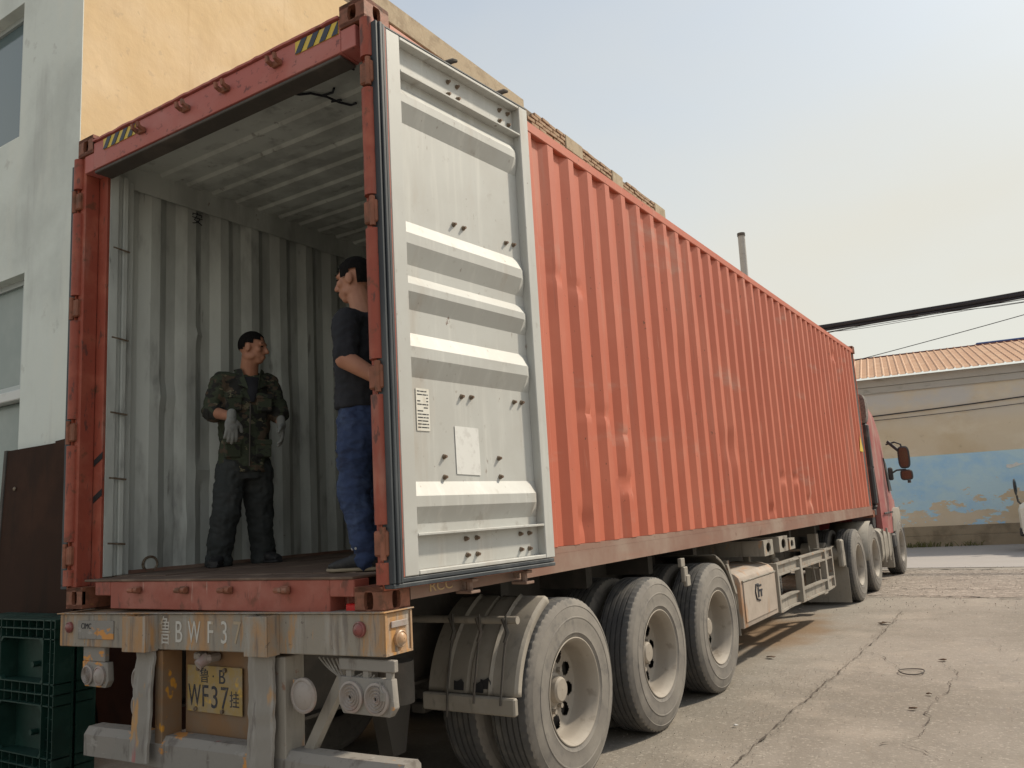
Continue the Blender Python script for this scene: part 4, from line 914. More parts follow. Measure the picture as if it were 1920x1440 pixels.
# ================================================================== TRACTOR
tk = thing('tractor_truck', 'red tractor truck coupled to the front end of the container trailer', 'truck', (-1.2, 12.6, 0))
def kpart(name, m, ma, parent=None, ang=35): return obj(name, m, ma, parent or tk, WB, ang)
kpart('chassis', M().box(-1.68, -1.60, 9.3, 15.2, -.42, -.18).box(-.86, -.78, 9.3, 15.2, -.42, -.18).box(-1.6, -.86, 9.3, 9.4, -.42, -.18), 'dark_steel', ang=0)
kpart('fifth_wheel', M().box(-1.65, -.75, 10.5, 11.5, -.17, -.06, .02), 'dark_steel')
for y in (10.38, 11.72):
    wheel(tk, .02, y, TR-.002, rot=.2); wheel(tk, -.305, y, TR-.002, tyre_only=True); wheel(tk, -2.458, y, TR-.002, True); wheel(tk, -2.133, y, TR-.002, True, tyre_only=True)
    kpart('axle', M().tube([(-2.2, y, TR-ZB), (-.25, y, TR-ZB)], .075, 14).ell((-1.22, y, TR-ZB), ((.22,0,0),(0,.22,0),(0,0,.2))), 'dark_steel')
wheel(tk, .0, 14.78, TR-.002, rot=.3); wheel(tk, -2.438, 14.78, TR-.002, True)
kpart('mud_flap', M().box(-.64, -.045, 9.79, 9.80, -1.10, -.62), 'mudguard', ang=0)
kpart('flap_panel', M().box(-.62, -.06, 9.775, 9.789, -.62, -.40, .004), 'mudguard')
kpart('air_tank', M().tube([(-.62, 9.70, -.40), (-.30, 9.70, -.40)], [.14, .14], 20).tube([(-.298, 9.70, -.40), (-.12, 9.70, -.42)], [.10, .10], 20), 'mudguard')
kpart('wheel_arch', M().box(-.14, -.06, 9.60, 9.78, -.60, -.22, .02), 'mudguard')
m = M(); rings = []
for i in range(13):
    a = R(180)-R(75)*i/12; rings.append([(x, 11.72+.60*cos(a), cz+.60*sin(a)) for x in (-.58, .02)])
m.rings(rings, False, False); mo = kpart('mudguard', m, 'mudguard'); sd = mo.modifiers.new('thickness', 'SOLIDIFY'); sd.thickness = .012
# cab: sections along y of a rounded box narrowing upwards
cbm = M(); rings = []
for (y, zt, ins, zb) in ((13.02, 2.15, .06, -.30), (13.35, 2.16, .04, -.32), (13.9, 2.05, .05, -.34), (14.45, 1.78, .08, -.34), (14.9, 1.30, .12, -.34), (15.15, .70, .13, -.34), (15.25, .2, .14, -.34)):
    r = []; hw = 1.25
    pts = [(hw-ins, zb), (hw-ins, .25)] + [(hw-ins-.05*(t/4), .25+(zt-.45-.25)*t/4) for t in range(1, 5)] + [(hw-ins-.05-.24*(1-cos(pi/2*t/5)), zt-.45+.45*sin(pi/2*t/5)) for t in range(1, 6)]
    pts += [(-x, z) for x, z in pts[::-1]]
    rings.append([(-1.22+x, y, z) for x, z in pts])
cbm.rings(rings); cab = kpart('cab', cbm, 'cab_red', ang=40)
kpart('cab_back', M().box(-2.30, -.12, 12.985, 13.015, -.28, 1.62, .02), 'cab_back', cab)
kpart('side_window', M().prism([(-.045, 14.25, .42), (-.055, 14.62, .42), (-.085, 14.5, .95), (-.075, 14.25, 1.05)], (.02, 0, 0)), 'cab_dark', cab)
for cs_ in ((-.26, -.01, 14.0, 14.3, -.62, -.36, .03), (-.28, .0, 15.12, 15.32, -.75, -.28, .04)): kpart('cab_step', M().box(*cs_), 'cab_dark', cab)
kpart('front_fender', M().prism([(-.3, 14.1, -.33), (-.3, 14.25, -.05), (-.3, 14.5, .10), (-.3, 15.1, .10), (-.3, 15.2, -.1), (-.3, 15.2, -.33)], (.285, 0, 0), .02), 'mudguard', cab)
kpart('bumper', M().box(-2.36, -.08, 15.2, 15.36, -.80, -.25, .04), 'cab_dark', cab)
kpart('handle_strip', M().box(.0, .015, 13.15, 14.1, .02, .05, .004), 'cab_dark', cab)
m = M(); rr = []
for k in range(24): a = 2*pi*k/24; rr.append((-.105+.085*math.copysign(abs(cos(a))**.7, cos(a)), 12.72, 1.88+.26*math.copysign(abs(sin(a))**.7, sin(a))))
m.prism(rr, (0, .22, 0), .015); it = kpart('air_intake', m, 'grille'); kpart('intake_duct', M().box(-.19, -.03, 12.74, 12.92, .2, 1.615, .03).tube([(-.11, 12.80, .2), (-.2, 12.85, -.02)], [.08, .08], 14).tube([(-.02, 12.8, .85), (-.3, 12.9, .80)], .02, 8), 'cab_dark', it)
kpart('air_filter', M().tube([(-.45, 12.8, -.05), (-.12, 12.8, -.05)], .16, 20).box(-.2, -.06, 12.62, 12.8, .02, .12, .01), 'cab_dark')
ft = M(); r_ = []
for k in range(32):
    a = 2*pi*k/32; r_.append((-.30+.30*math.copysign(abs(cos(a))**.45, cos(a)), 12.52, -.50+.30*math.copysign(abs(sin(a))**.45, sin(a))))
ft.prism(r_, (0, 1.0, 0), .02); fto = kpart('fuel_tank', ft, 'mudguard')
for ty in (12.75, 13.2): kpart('tank_strap', M().box(-.02, .008, ty, ty+.05, -.78, -.22), 'steel', fto)
kpart('battery_box', M().box(-.5, -.10, 12.32, 12.50, -.55, -.12, .02), 'cab_dark')
kpart('front_mudguard', M().box(-.32, -.02, 13.72, 13.78, -.95, -.05, .01).box(-.30, -.06, 13.62, 13.72, -.70, -.1, .03), 'mudguard')
# mirrors
mar = kpart('mirror_arm', M().tube([(.0, 14.35, 1.30), (.16, 14.30, 1.33), (.26, 14.28, 1.28), (.30, 14.28, 1.1)], .016, 8).hexa([(.02,14.25,1.33),(.20,14.2,1.14),(.20,14.34,1.14),(.02,14.38,1.33),(.05,14.25,1.37),(.22,14.2,1.19),(.22,14.34,1.19),(.05,14.38,1.37)]), 'cab_dark')
ma_ = M().tube([(.02, 14.35, .74), (.14, 14.3, .80), (.30, 14.28, .80)], .016, 8).box(-.02, .06, 14.3, 14.4, .62, .86, .02)
mar = kpart('mirror_arm', ma_, 'cab_dark')
mh = kpart('mirror', M().slab([((.30,14.20,1.03),(.085,0,0),(0,0,.19)),((.30,14.22,1.03),(.105,0,0),(0,0,.21)),((.30,14.34,1.03),(.085,0,0),(0,0,.17))], 24, 3.5), 'cab_dark'); kpart('mirror_glass', M().slab([((.30,14.196,1.03),(.078,0,0),(0,0,.18)),((.30,14.199,1.03),(.078,0,0),(0,0,.18))], 24, 3.5), 'mirror', mh)
mh = kpart('mirror', M().slab([((.31,14.20,.70),(.095,0,0),(0,0,.085)),((.31,14.22,.70),(.11,0,0),(0,0,.10)),((.31,14.34,.70),(.09,0,0),(0,0,.08))], 24, 3.5).tube([(.33,14.3,.6),(.33,14.3,.55)], .03, 10), 'cab_dark'); kpart('mirror_glass', M().slab([((.31,14.196,.70),(.086,0,0),(0,0,.078)),((.31,14.199,.70),(.086,0,0),(0,0,.078))], 24, 3.5), 'mirror', mh)

# ================================================================== white light truck at the right edge
wt = thing('light_truck', 'white light truck entering at the right edge before the blue wall', 'truck', (4.0, 20.6, 0))
wb = M(); rings = []
for (x, zt, zb, y0, y1) in ((2.02, .98, .55, 19.95, 21.25), (2.06, 1.08, .42, 19.86, 21.34), (2.25, 1.18, .38, 19.82, 21.38), (2.55, 1.25, .38, 19.8, 21.4), (2.95, 1.95, .38, 19.84, 21.36), (3.2, 2.02, .38, 19.84, 21.36), (4.0, 2.02, .38, 19.84, 21.36)):
    rings.append([(x, y0, zb), (x, y0, zt-.1), (x, y0+.08, zt), (x, y1-.08, zt), (x, y1, zt-.1), (x, y1, zb)])
wb.rings(rings); wbo = obj('cab', wb, 'white_paint', wt)
obj('windscreen', M().hexa([(2.60,20.0,1.32),(2.60,21.2,1.32),(2.93,21.2,1.9),(2.93,20.0,1.9),(2.575,20.0,1.33),(2.575,21.2,1.33),(2.905,21.2,1.91),(2.905,20.0,1.91)]), 'glass', wbo, ang=0)
obj('side_window', M().box(2.95, 3.8, 19.825, 19.838, 1.3, 1.85, .004), 'glass', wbo, ang=0)
obj('cargo_bed', M().box(4.05, 7.2, 19.75, 21.45, .65, .75, .01).box(4.05, 7.2, 19.75, 19.79, .751, 1.2, .01).box(4.05, 7.2, 21.41, 21.45, .751, 1.2, .01), 'white_paint', wt)
obj('bumper', M().box(1.99, 2.12, 19.9, 21.3, .36, .56, .03), 'cab_dark', wt)
for x in (2.9, 6.3):
    for y in (19.86, 21.34):
        wm = M().lathe([(.16, .02), (.24, .03), (.30, .02), (.31, -.02), (.31, -.12), (.30, -.16), (.16, -.16)], 40)
        for v in wm.bm.verts: v.co = Vector((x+v.co.y, y-v.co.x*(1 if y < 20 else -1), .31+v.co.z))
        wh = obj('wheel', wm, 'tread', wt); hb = M().tube([(x, y-.02, .31), (x, y+.02, .31)], .165, 24); obj('rim', hb, 'rim', wh)
for y in (20.0, 20.5):
    mm = M().tube([(2.12, y, 1.06), (2.04, y, 1.16), (2.03, y, 1.30)], .015, 8); mr_ = obj('mirror', mm, 'cab_dark', wt)
    obj('mirror_head', M().ell((2.02, y, 1.50), ((.02, .075, 0), (-.02, .02, 0), (0, 0, .20))), 'cab_dark', mr_)
    obj('mirror_face', M().ell((2.034, y-.012, 1.50), ((.012, .055, 0), (-.016, .016, 0), (0, 0, .165))), 'mirror', mr_)

wt.location.x -= .17
# ================================================================== leaning plates and pallets
def leaning(name, x0, x1, h, y0, y1, label, ma, rise=0):
    t = .03; m = M().hexa([(x0,y0,0),(x1,y0,0),(x1,y0+t,0),(x0,y0+t,0),(x0,y1,h),(x1,y1,h+rise),(x1,y1+t,h+rise),(x0,y1+t,h)], .003)
    e = thing(name, label, 'steel plate', ((x0+x1)/2, y0, 0)); obj('sheet', m, ma, e)
    return e
e1 = leaning('steel_plate', -4.79, -3.66, 2.305, .68, .775, 'rusty brown steel plate leaning on the grey wall, in front of the other plate', 'plate_brown')
fr = M().hexa([(-4.835,.672,0),(-4.793,.672,0),(-4.793,.735,0),(-4.835,.735,0),(-4.835,.767,2.31),(-4.793,.767,2.31),(-4.793,.825,2.31),(-4.835,.825,2.31)], .003); obj('edge_frame', fr, 'dark_steel', e1)
for (x, z) in ((-4.62, 1.98), (-4.22, .95)):
    obj('knob', M().ell((x, .68+.095*z/2.3-.006, z), ((.018 if z > 1.5 else .035, 0, 0), (0, .01, 0), (0, 0, .018 if z > 1.5 else .028))), 'bolt', e1)
leaning('steel_plate', -4.15, -3.45, 2.33, .725, .822, 'dark steel plate mostly hidden behind the rusty brown plate', 'plate_brown', .03)

gap_shade_sheet = thing('steel_plate', 'added dark sheet against the beige wall, standing in for shade in the gap behind the trailer', 'steel plate', (-3.75, 3.6, 0))  # no real plate: dark sheet added so the gap reads as deep shade
obj('sheet', M().hexa([(-3.62,.93,0),(-3.59,.93,0),(-3.59,6.2,0),(-3.62,6.2,0),(-3.97,.93,1.25),(-3.94,.93,1.25),(-3.94,6.2,1.25),(-3.97,6.2,1.25)], .003), 'plate_brown', gap_shade_sheet)
def pallet(y0, label):
    p = thing('plastic_pallet', label, 'pallet', (-3.8, y0+.07, 0), 'green plastic pallets standing on edge by the trailer')
    X0, X1, Z0, Z1 = -4.42, -3.22, .0, 1.02; d = .135
    dk = M().box(X0, X1, y0+d-.014, y0+d, Z0, Z1); obj('deck', dk, 'green', p, ang=0)
    cells = [(-3.93, -3.37, .60, .89), (-3.93, -3.37, .13, .46), (-4.42+.1, -4.03, .60, .89), (-4.42+.1, -4.03, .13, .46)]
    bars = M(); t = .008
    xs = sorted({X0, X0+.1, -4.03, -3.93, -3.37, X1-.06, X1-t}); zs = sorted({Z0, .06, .13, .46, .53, .60, .89, .955, Z1-t})
    def ok(x, z): return not any(a-.001 < x < b+.001 and c-.001 < z < e-.0 for a, b, c, e in cells)
    for x in xs: 
        for za, zb in zip(zs, zs[1:]): bars.box(x, x+t, y0, y0+d-.015, za+.0005, zb+.0075)
    for z in zs:
        for xa, xb in zip(xs, xs[1:]): bars.box(xa+t+.0005, xb-.0005, y0+.003, y0+d-.015, z, z+t)
    obj('frame', bars, 'green', p, ang=0)
    rib = M()
    for (za, zb) in ((.895, 1.01), (.465, .60), (.0, .13)):
        for k in range(12):
            x = X0+.1*k+.04; rib.box(x, x+.005, y0+.012, y0+d-.016, za+.009, zb-.003)
    for k in range(14):
        z = .07*k+.03; rib.box(X1-.056, X1-.012, y0+.012, y0+d-.016, z, z+.005); rib.box(-3.365, X1-.064, y0+.03, y0+d-.016, z, z+.005)
    obj('rib', rib, 'green', p, ang=0)['kind'] = 'stuff'
    for (a, b, c_, e_) in cells:
        for (x, z) in ((a, c_), (b, c_), (a, e_), (b, e_)):
            gx = .04 if x == a else -.04; gz = .04 if z == c_ else -.04
            obj('gusset', M().prism([(x, y0+.002, z), (x+gx, y0+.002, z), (x, y0+.002, z+gz)], (0, .03, 0)), 'green', p, ang=0)
        obj('stud', M().tube([((a+b)/2+.02, y0+.07, (c_+e_)/2-.04), ((a+b)/2+.02, y0+d-.015, (c_+e_)/2-.04)], .02, 12), 'green', p)
pallet(.36, 'dark green plastic pallet on edge, nearest of the pair, left of the trailer beam')
pallet(.515, 'dark green plastic pallet on edge, sandwiched between front pallet and brown plate')

# ================================================================== people
def person_root(label, loc): return thing('person', label, 'person', loc)
def head_geo(m, hc, f, up, s=1.0):
    f = Vector(f).normalized(); up = Vector(up); up = (up-f*up.dot(f)).normalized(); l = up.cross(f).normalized(); hc = Vector(hc)
    P = lambda a, b, c: hc+(l*a+f*b+up*c)*s           # a: left, b: forward, c: up
    A = lambda a, b, c: (l*a*s, f*b*s, up*c*s)
    m.ell(P(0, -.012, .022), A(.074, .093, .092)); m.ell(P(0, .028, -.035), A(.058, .062, .075)); m.ell(P(0, .048, -.088), A(.034, .034, .026))
    m.ell(P(0, .072, .028), A(.052, .02, .016)); m.capsule(P(0, .084, .012), P(0, .106, -.026), .010*s, .015*s, 8); m.ell(P(0, .090, -.032), A(.020, .012, .010))
    m.ell(P(0, .086, -.062), A(.024, .010, .008)); m.ell(P(0, .083, -.074), A(.021, .010, .007))
    for sg in (1, -1):
        m.ell(P(sg*.077, -.008, -.008), A(.010, .022, .034)); m.ell(P(sg*.046, .058, -.018), A(.02, .022, .022)); m.ell(P(sg*.052, -.0, -.062), A(.016, .045, .03))
    return P, A
def hand_geo(m, wrist, d, pn, side, sc=1.0, curl=.5, grow=0):
    """d: direction of the hand, pn: palm normal, side: direction of the thumb"""
    d = Vector(d).normalized(); pn = Vector(pn); pn = (pn-d*pn.dot(d)).normalized(); th = d.cross(pn).normalized()
    if th.dot(Vector(side)) < 0: th = -th
    w_ = Vector(wrist); pc = w_+d*.05*sc
    m.ell(pc, (th*(.042*sc+grow), pn*(.017*sc+grow), d*(.058*sc+grow)), 14, 8); m.capsule(w_-d*.03, w_+d*.02, .027*sc+grow, .028*sc+grow, 12)
    for k, (ln, r) in enumerate(((.068, .0095), (.078, .010), (.072, .0095), (.056, .0085))):
        b = w_+d*.092*sc+th*(.030-.020*k)*sc-d*abs(k-1)*.005*sc; dd = (d+th*(.12-.08*k)).normalized(); p = b; ang = 0
        for seg, q in enumerate((.45, .32, .23)):
            ang += curl*(.35+.35*seg); v = (dd*cos(ang)+pn*sin(ang)).normalized(); e = p+v*ln*q*sc
            m.capsule(p, e, (r-.0008*seg)*sc+grow, (r-.0008*(seg+1))*sc+grow, 8, 3); p = e
    b = w_+d*.028*sc+th*.030*sc; v = (d*.55+th*.75+pn*.3).normalized(); e = b+v*.042*sc; m.capsule(b, e, .014*sc+grow, .0115*sc+grow, 8, 3)
    v2 = (d*.85+th*.35+pn*.35).normalized(); m.capsule(e, e+v2*.032*sc, .011*sc+grow, .009*sc+grow, 8, 3)
def hair_mesh(P, s, cut, thick=.012):
    m = M(); n, k = 32, 20; vs = []
    for i in range(k+1):
        row = []
        for j in range(n):
            a = 2*pi*j/n; q = pi*i/k; x, y, z = sin(q)*cos(a), sin(q)*sin(a), cos(q)
            row.append((x*(.074+thick), -.012+y*(.093+thick), .022+z*(.092+thick*1.2)))
        vs.append(row)
    keep = lambda v: cut(*v)
    bv = [[m.bm.verts.new(P(v[0], v[1], v[2])) for v in row] for row in vs]
    for i in range(k):
        for j in range(n):
            c = [vs[i][j], vs[i][(j+1) % n], vs[i+1][(j+1) % n], vs[i+1][j]]
            if all(keep(v) for v in c):
                q = [bv[i][j], bv[i][(j+1) % n], bv[i+1][(j+1) % n], bv[i+1][j]]
                try: m.bm.faces.new(q)
                except ValueError: pass
    bmesh.ops.delete(m.bm, geom=[v for v in m.bm.verts if not v.link_faces], context='VERTS')
    return m
def shoe_geo(m, so_, ankle, toe, s=1.0, grow=0):
    ankle, toe = Vector(ankle), Vector(toe); z0 = .165; d = Vector((toe.x-ankle.x, toe.y-ankle.y, 0)).normalized(); l = Vector((-d.y, d.x, 0)); h = Vector((ankle.x, ankle.y, z0))-d*.065; up = Vector((0, 0, 1))
    m.slab([(h+up*.045, l*.02, up*.03), (h+d*.02+up*.055, l*.036, up*.045), (h+d*.08+up*.058, l*.040, up*.046), (h+d*.15+up*.042, l*.045, up*.032), (h+d*.21+up*.034, l*.044, up*.024), (h+d*.25+up*.028, l*.026, up*.014)], 16, 2.6)
    m.capsule(h+d*.055+up*.05, h+d*.06+up*.11, .045, .043)
    so_.slab([(h-d*.01+up*.011, l*.025, up*.010), (h+d*.02+up*.011, l*.040, up*.011), (h+d*.10+up*.011, l*.040, up*.011), (h+d*.17+up*.011, l*.049, up*.011), (h+d*.23+up*.011, l*.042, up*.011), (h+d*.262+up*.013, l*.022, up*.008)], 16, 3)

def limb(m, pts, rs):
    for (a, b), (ra, rb) in zip(zip(pts, pts[1:]), zip(rs, rs[1:])): m.capsule(a, b, ra, rb)

# --- man in camouflage jacket, facing out from the left wall, head turned away to his left
p1 = person_root('man in camouflage jacket and grey gloves standing inside the container by its wall', (-2.05, .98, .165+ZB))
F = Vector((.90, -.42, 0)).normalized(); Lf = Vector((-F.y, F.x, 0)); UP = Vector((0, 0, 1))
hc = Vector((-1.885, .90, 1.590)); HF = Vector((.86, .48, -.12))
neck = Vector((-1.955, .92, 1.43)); chest = Vector((-1.985, .91, 1.24)); waist = Vector((-2.02, .93, .93)); hip = Vector((-2.03, .93, .82))
shR = Vector((-2.03, .755, 1.362)); elR = Vector((-2.06, .70, 1.165)); wrR = Vector((-1.815, .655, 1.105))
shL = Vector((-1.915, 1.055, 1.372)); elL = Vector((-1.88, 1.105, 1.185)); wrL = Vector((-1.815, 1.07, 1.085))
hR = Vector((-2.05, .855, .80)); kR = Vector((-2.07, .82, .50)); aR = Vector((-2.15, .83, .235)); tR = Vector((-2.03, .70, .17))
hL = Vector((-2.00, 1.02, .80)); kL = Vector((-2.06, 1.09, .50)); aL = Vector((-2.09, 1.14, .235)); tL = Vector((-1.92, 1.12, .17))
def torso(m, grow, secs):
    m.slab([(c, Lf_*(a+grow), F_*(b+grow)) for c, Lf_, a, F_, b in secs], 24, 2.3)
b = M(); Ph, Ah = head_geo(b, hc, HF, (0,0,1), .95)
b.capsule(neck-UP*.03, hc-UP*.06-HF*.02, .062, .056); sec1 = [(hip-UP*.08, Lf, .10, F, .08), (hip, Lf, .145, F, .105), (waist, Lf, .14, F, .10), (chest, Lf, .165, F, .108), (chest+UP*.11, Lf, .150, F, .085), (neck-UP*.02, Lf, .07, F, .06)]
torso(b, -.012, sec1)
limb(b, [shR, elR, wrR], [.05, .042, .030]); limb(b, [shL, elL, wrL], [.05, .042, .030])
limb(b, [hR, kR, aR], [.072, .05, .038]); limb(b, [hL, kL, aL], [.072, .05, .038]); b.capsule(aR, aR.lerp(tR, .45), .035, .024); b.capsule(aL, aL.lerp(tL, .45), .035, .024)
dR = Vector((.10, -.10, -.95)).normalized(); dL = Vector((.16, -.05, -1)).normalized(); wristR = wrR+Vector((.035, -.015, -.015))
hand_geo(b, wristR, dR, Vector((-.8, .3, -.1)), Vector((.3, .8, 0)), .95, .45); hand_geo(b, wrL, dL, Vector((-.5, -.6, 0)), Vector((.6, -.6, 0)), .95, .5)
obj('body', remesh(b, .0065, 2), 'skin', p1, WB, 0).data.shade_smooth()
j = M(); secj = [(hip-UP*.055, Lf, .162, F, .122), (hip, Lf, .160, F, .122), (waist, Lf, .160, F, .120), (chest, Lf, .172, F, .122), (chest+UP*.09, Lf, .155, F, .10), (neck-UP*.045, Lf, .12, F, .078), (neck-UP*.02, Lf, .085, F, .066)]
torso(j, 0, secj); limb(j, [shR, elR, elR.lerp(wrR, .22)], [.068, .060, .058]); limb(j, [shL, elL, elL.lerp(wrL, .40)], [.068, .059, .057])
j.capsule(neck-UP*.05+Lf*.05, shL, .055, .064); j.capsule(neck-UP*.05-Lf*.05, shR, .055, .064)
jm = remesh(j, .008, 3, .011, (9, 9, 15)); jo = obj('jacket', jm, 'camo', p1, WB, 0); jm.shade_smooth()
def fpt(a, bdist, z, base=chest): return Vector((base.x, base.y, z))+Lf*a+F*bdist
q = M().slab([(neck-UP*.21+F*.102, Lf*.012, F*.012), (neck-UP*.12+F*.088, Lf*.040, F*.020), (neck-UP*.04+F*.066, Lf*.05, F*.02)], 12); obj('undershirt', q, 'black_cloth', p1, WB)
q = M()
for sg in (1, -1):
    q.hexa([neck+Lf*sg*.03+F*.095-UP*.13, neck+Lf*sg*.085+F*.085-UP*.10, neck+Lf*sg*.080+F*.0-UP*.02, neck+Lf*sg*.055+F*.06-UP*.02,
            neck+Lf*sg*.03+F*.108-UP*.125, neck+Lf*sg*.095+F*.10-UP*.095, neck+Lf*sg*.10+F*.0+UP*.02, neck+Lf*sg*.065+F*.07+UP*.018])
obj('collar', q, 'camo', p1, WB)
for sg, z in ((1, 1.22), (-1, 1.22), (1, .92), (-1, .92)):
    c = fpt(sg*.098, .128 if z > 1 else .125, z, chest if z > 1 else waist); o = obj('pocket', M().hexa([c-Lf*.05-UP*.06, c+Lf*.05-UP*.06, c+Lf*.05-UP*.06-F*.06, c-Lf*.05-UP*.06-F*.06, c-Lf*.05+UP*.05, c+Lf*.05+UP*.05, c+Lf*.05+UP*.05-F*.06, c-Lf*.05+UP*.05-F*.06], .006), 'camo', p1, WB)
    obj('pocket_flap', M().hexa([c-Lf*.054+UP*.022+F*.006, c+Lf*.054+UP*.022+F*.006, c+Lf*.054+UP*.022-F*.05, c-Lf*.054+UP*.022-F*.05, c-Lf*.054+UP*.058+F*.004, c+Lf*.054+UP*.058+F*.004, c+Lf*.054+UP*.058-F*.05, c-Lf*.054+UP*.058-F*.05], .004), 'camo', o, WB)
zp = M().tube([fpt(.004, .131, 1.21), fpt(.003, .130, 1.05, chest.lerp(waist, .5)), fpt(.002, .131, .80, waist)], .005, 6); obj('zip', zp, 'dark_steel', p1, WB)
for el, wr, fr_ in ((elR, wrR, .22), (elL, wrL, .40)):
    c = el.lerp(wr, fr_); d_ = (wr-el).normalized(); obj('sleeve_cuff', M().tube([c-d_*.045, c-d_*.03, c+d_*.012, c+d_*.02], [.060, .066, .065, .057], 18), 'camo', p1, WB)
for wpt, d_, pn, sd_ in ((wristR, dR, Vector((-.8, .3, -.1)), Vector((.3, .8, 0))), (wrL, dL, Vector((-.5, -.6, 0)), Vector((.6, -.6, 0)))):
    gm = M(); hand_geo(gm, wpt, d_, pn, sd_, .97, .45, .0035); gme = remesh(gm, .0045, 1); obj('glove', gme, 'glove', p1, WB, 0); gme.shade_smooth()
t = M(); torso(t, 0, [(hip-UP*.10, Lf, .125, F, .10), (hip-UP*.02, Lf, .155, F, .115), (waist-UP*.01, Lf, .145, F, .105)])
limb(t, [hR, kR, aR+UP*.0], [.104, .092, .084]); limb(t, [hL, kL, aL], [.104, .092, .084]); t.capsule(aR, aR-UP*.03, .084, .088); t.capsule(aL, aL-UP*.03, .084, .088)
tm = remesh(t, .008, 3, .012, (9, 9, 11)); obj('trousers', tm, 'trousers', p1, WB, 0); tm.shade_smooth()
for a_, t_ in ((aR, tR), (aL, tL)):
    s1, s2 = M(), M(); shoe_geo(s1, s2, a_, t_); o = obj('shoe', s1, 'shoe', p1, WB); obj('sole', s2, 'shoe', o, WB)
obj('hair', hair_mesh(Ph, .95, lambda x, y, z: (z > .045 and not (y > .068)) or (y < .0 and z > -.025 and not (abs(x) > .06 and y > -.03 and z < .02)) or (z > .012 and y < .03 and y > -.03 and abs(x) > .05), .005), 'hair', p1, WB, 60)
for sg in (1, -1): obj('eye', M().ell(Ph(sg*.031, .076, .008), Ah(.012, .008, .005)), 'eye', p1, WB)
for sg in (1, -1): obj('eyebrow', M().ell(Ph(sg*.036, .076, .030), Ah(.020, .006, .004)), 'hair', p1, WB)

# --- man in black top and jeans at the doorway, hands behind his back
p2 = person_root('man in black top and blue jeans by the right door post, arms behind his back', (-.36, .36, .165+ZB))
F2 = Vector((-.93, -.20, 0)).normalized(); L2 = Vector((-F2.y, F2.x, 0))
hc2 = Vector((-.435, .345, 1.640)); HF2 = Vector((-.94, -.26, -.10))
neck2 = Vector((-.365, .35, 1.46)); chest2 = Vector((-.395, .35, 1.24)); waist2 = Vector((-.395, .35, 1.0)); hip2 = Vector((-.375, .35, .90))
sh2L = Vector((-.345, .19, 1.375)); el2L = Vector((-.305, .125, 1.175)); wr2L = Vector((-.15, .19, 1.065))
sh2R = Vector((-.40, .515, 1.385)); el2R = Vector((-.28, .56, 1.165)); wr2R = Vector((-.165, .44, 1.05))
h2L = Vector((-.375, .27, .88)); k2L = Vector((-.400, .26, .55)); a2L = Vector((-.34, .27, .245)); t2L = Vector((-.48, .22, .17))
h2R = Vector((-.39, .44, .88)); k2R = Vector((-.43, .47, .55)); a2R = Vector((-.43, .50, .245)); t2R = Vector((-.60, .50, .17))
b = M(); Pm, Am = head_geo(b, hc2, HF2, (0,0,1), 1.0); b.capsule(neck2-UP*.04, hc2-UP*.07+Vector((.02,0,0)), .064, .060)
sec2 = [(hip2-UP*.10, L2, .10, F2, .08), (hip2, L2, .15, F2, .105), (waist2, L2, .14, F2, .10), (chest2, L2, .165, F2, .108), (chest2+UP*.12, L2, .155, F2, .09), (neck2-UP*.02, L2, .07, F2, .06)]
b.slab([(c, l*(a-.012), f*(bb_-.012)) for c, l, a, f, bb_ in sec2], 24, 2.3)
limb(b, [sh2L, el2L, wr2L], [.052, .049, .034]); limb(b, [sh2R, el2R, wr2R], [.052, .044, .030])
limb(b, [h2L, k2L, a2L], [.075, .05, .038]); limb(b, [h2R, k2R, a2R], [.075, .05, .038]); b.capsule(a2L, a2L.lerp(t2L, .45), .035, .024); b.capsule(a2R, a2R.lerp(t2R, .45), .035, .024)
hand_geo(b, wr2L, Vector((.1, .9, -.35)), Vector((1, 0, 0)), Vector((0, 0, 1)), .95, .6); hand_geo(b, wr2R, Vector((.1, -.7, -.5)), Vector((1, 0, 0)), Vector((0, 0, 1)), .95, .6)
me = remesh(b, .0065, 2); obj('body', me, 'skin', p2, WB, 0); me.shade_smooth()
s_ = M(); s_.slab([(c, l*a, f*bb_) for c, l, a, f, bb_ in [(waist2-UP*.045, L2, .165, F2, .128), (waist2+UP*.02, L2, .165, F2, .132), (waist2+UP*.12, L2, .165, F2, .126), (chest2, L2, .172, F2, .126), (chest2+UP*.13, L2, .155, F2, .10), (neck2-UP*.05, L2, .105, F2, .08), (neck2-UP*.015, L2, .074, F2, .068)]], 24, 2.3)
limb(s_, [sh2L, sh2L.lerp(el2L, .5), sh2L.lerp(el2L, .93)], [.070, .066, .060]); limb(s_, [sh2R, el2R, el2R.lerp(wr2R, .12)], [.082, .066, .060])
s_.capsule(neck2-UP*.06+L2*.05, sh2L, .055, .068); s_.capsule(neck2-UP*.06-L2*.05, sh2R, .06, .078)
me = remesh(s_, .008, 3, .009, (9, 9, 14)); obj('long_sleeved_top', me, 'black_cloth', p2, WB, 0); me.shade_smooth()
t = M(); t.slab([(c, l*a, f*bb_) for c, l, a, f, bb_ in [(hip2-UP*.10, L2, .13, F2, .105), (hip2-UP*.02, L2, .158, F2, .122), (waist2-UP*.02, L2, .15, F2, .115)]], 24, 2.3)
limb(t, [h2L, k2L, a2L], [.100, .078, .062]); limb(t, [h2R, k2R, a2R], [.100, .078, .062]); t.capsule(a2L, a2L-UP*.02, .062, .064); t.capsule(a2R, a2R-UP*.02, .062, .064)
me = remesh(t, .008, 2, .013, (9, 9, 15)); obj('jeans', me, 'jeans', p2, WB, 0); me.shade_smooth()
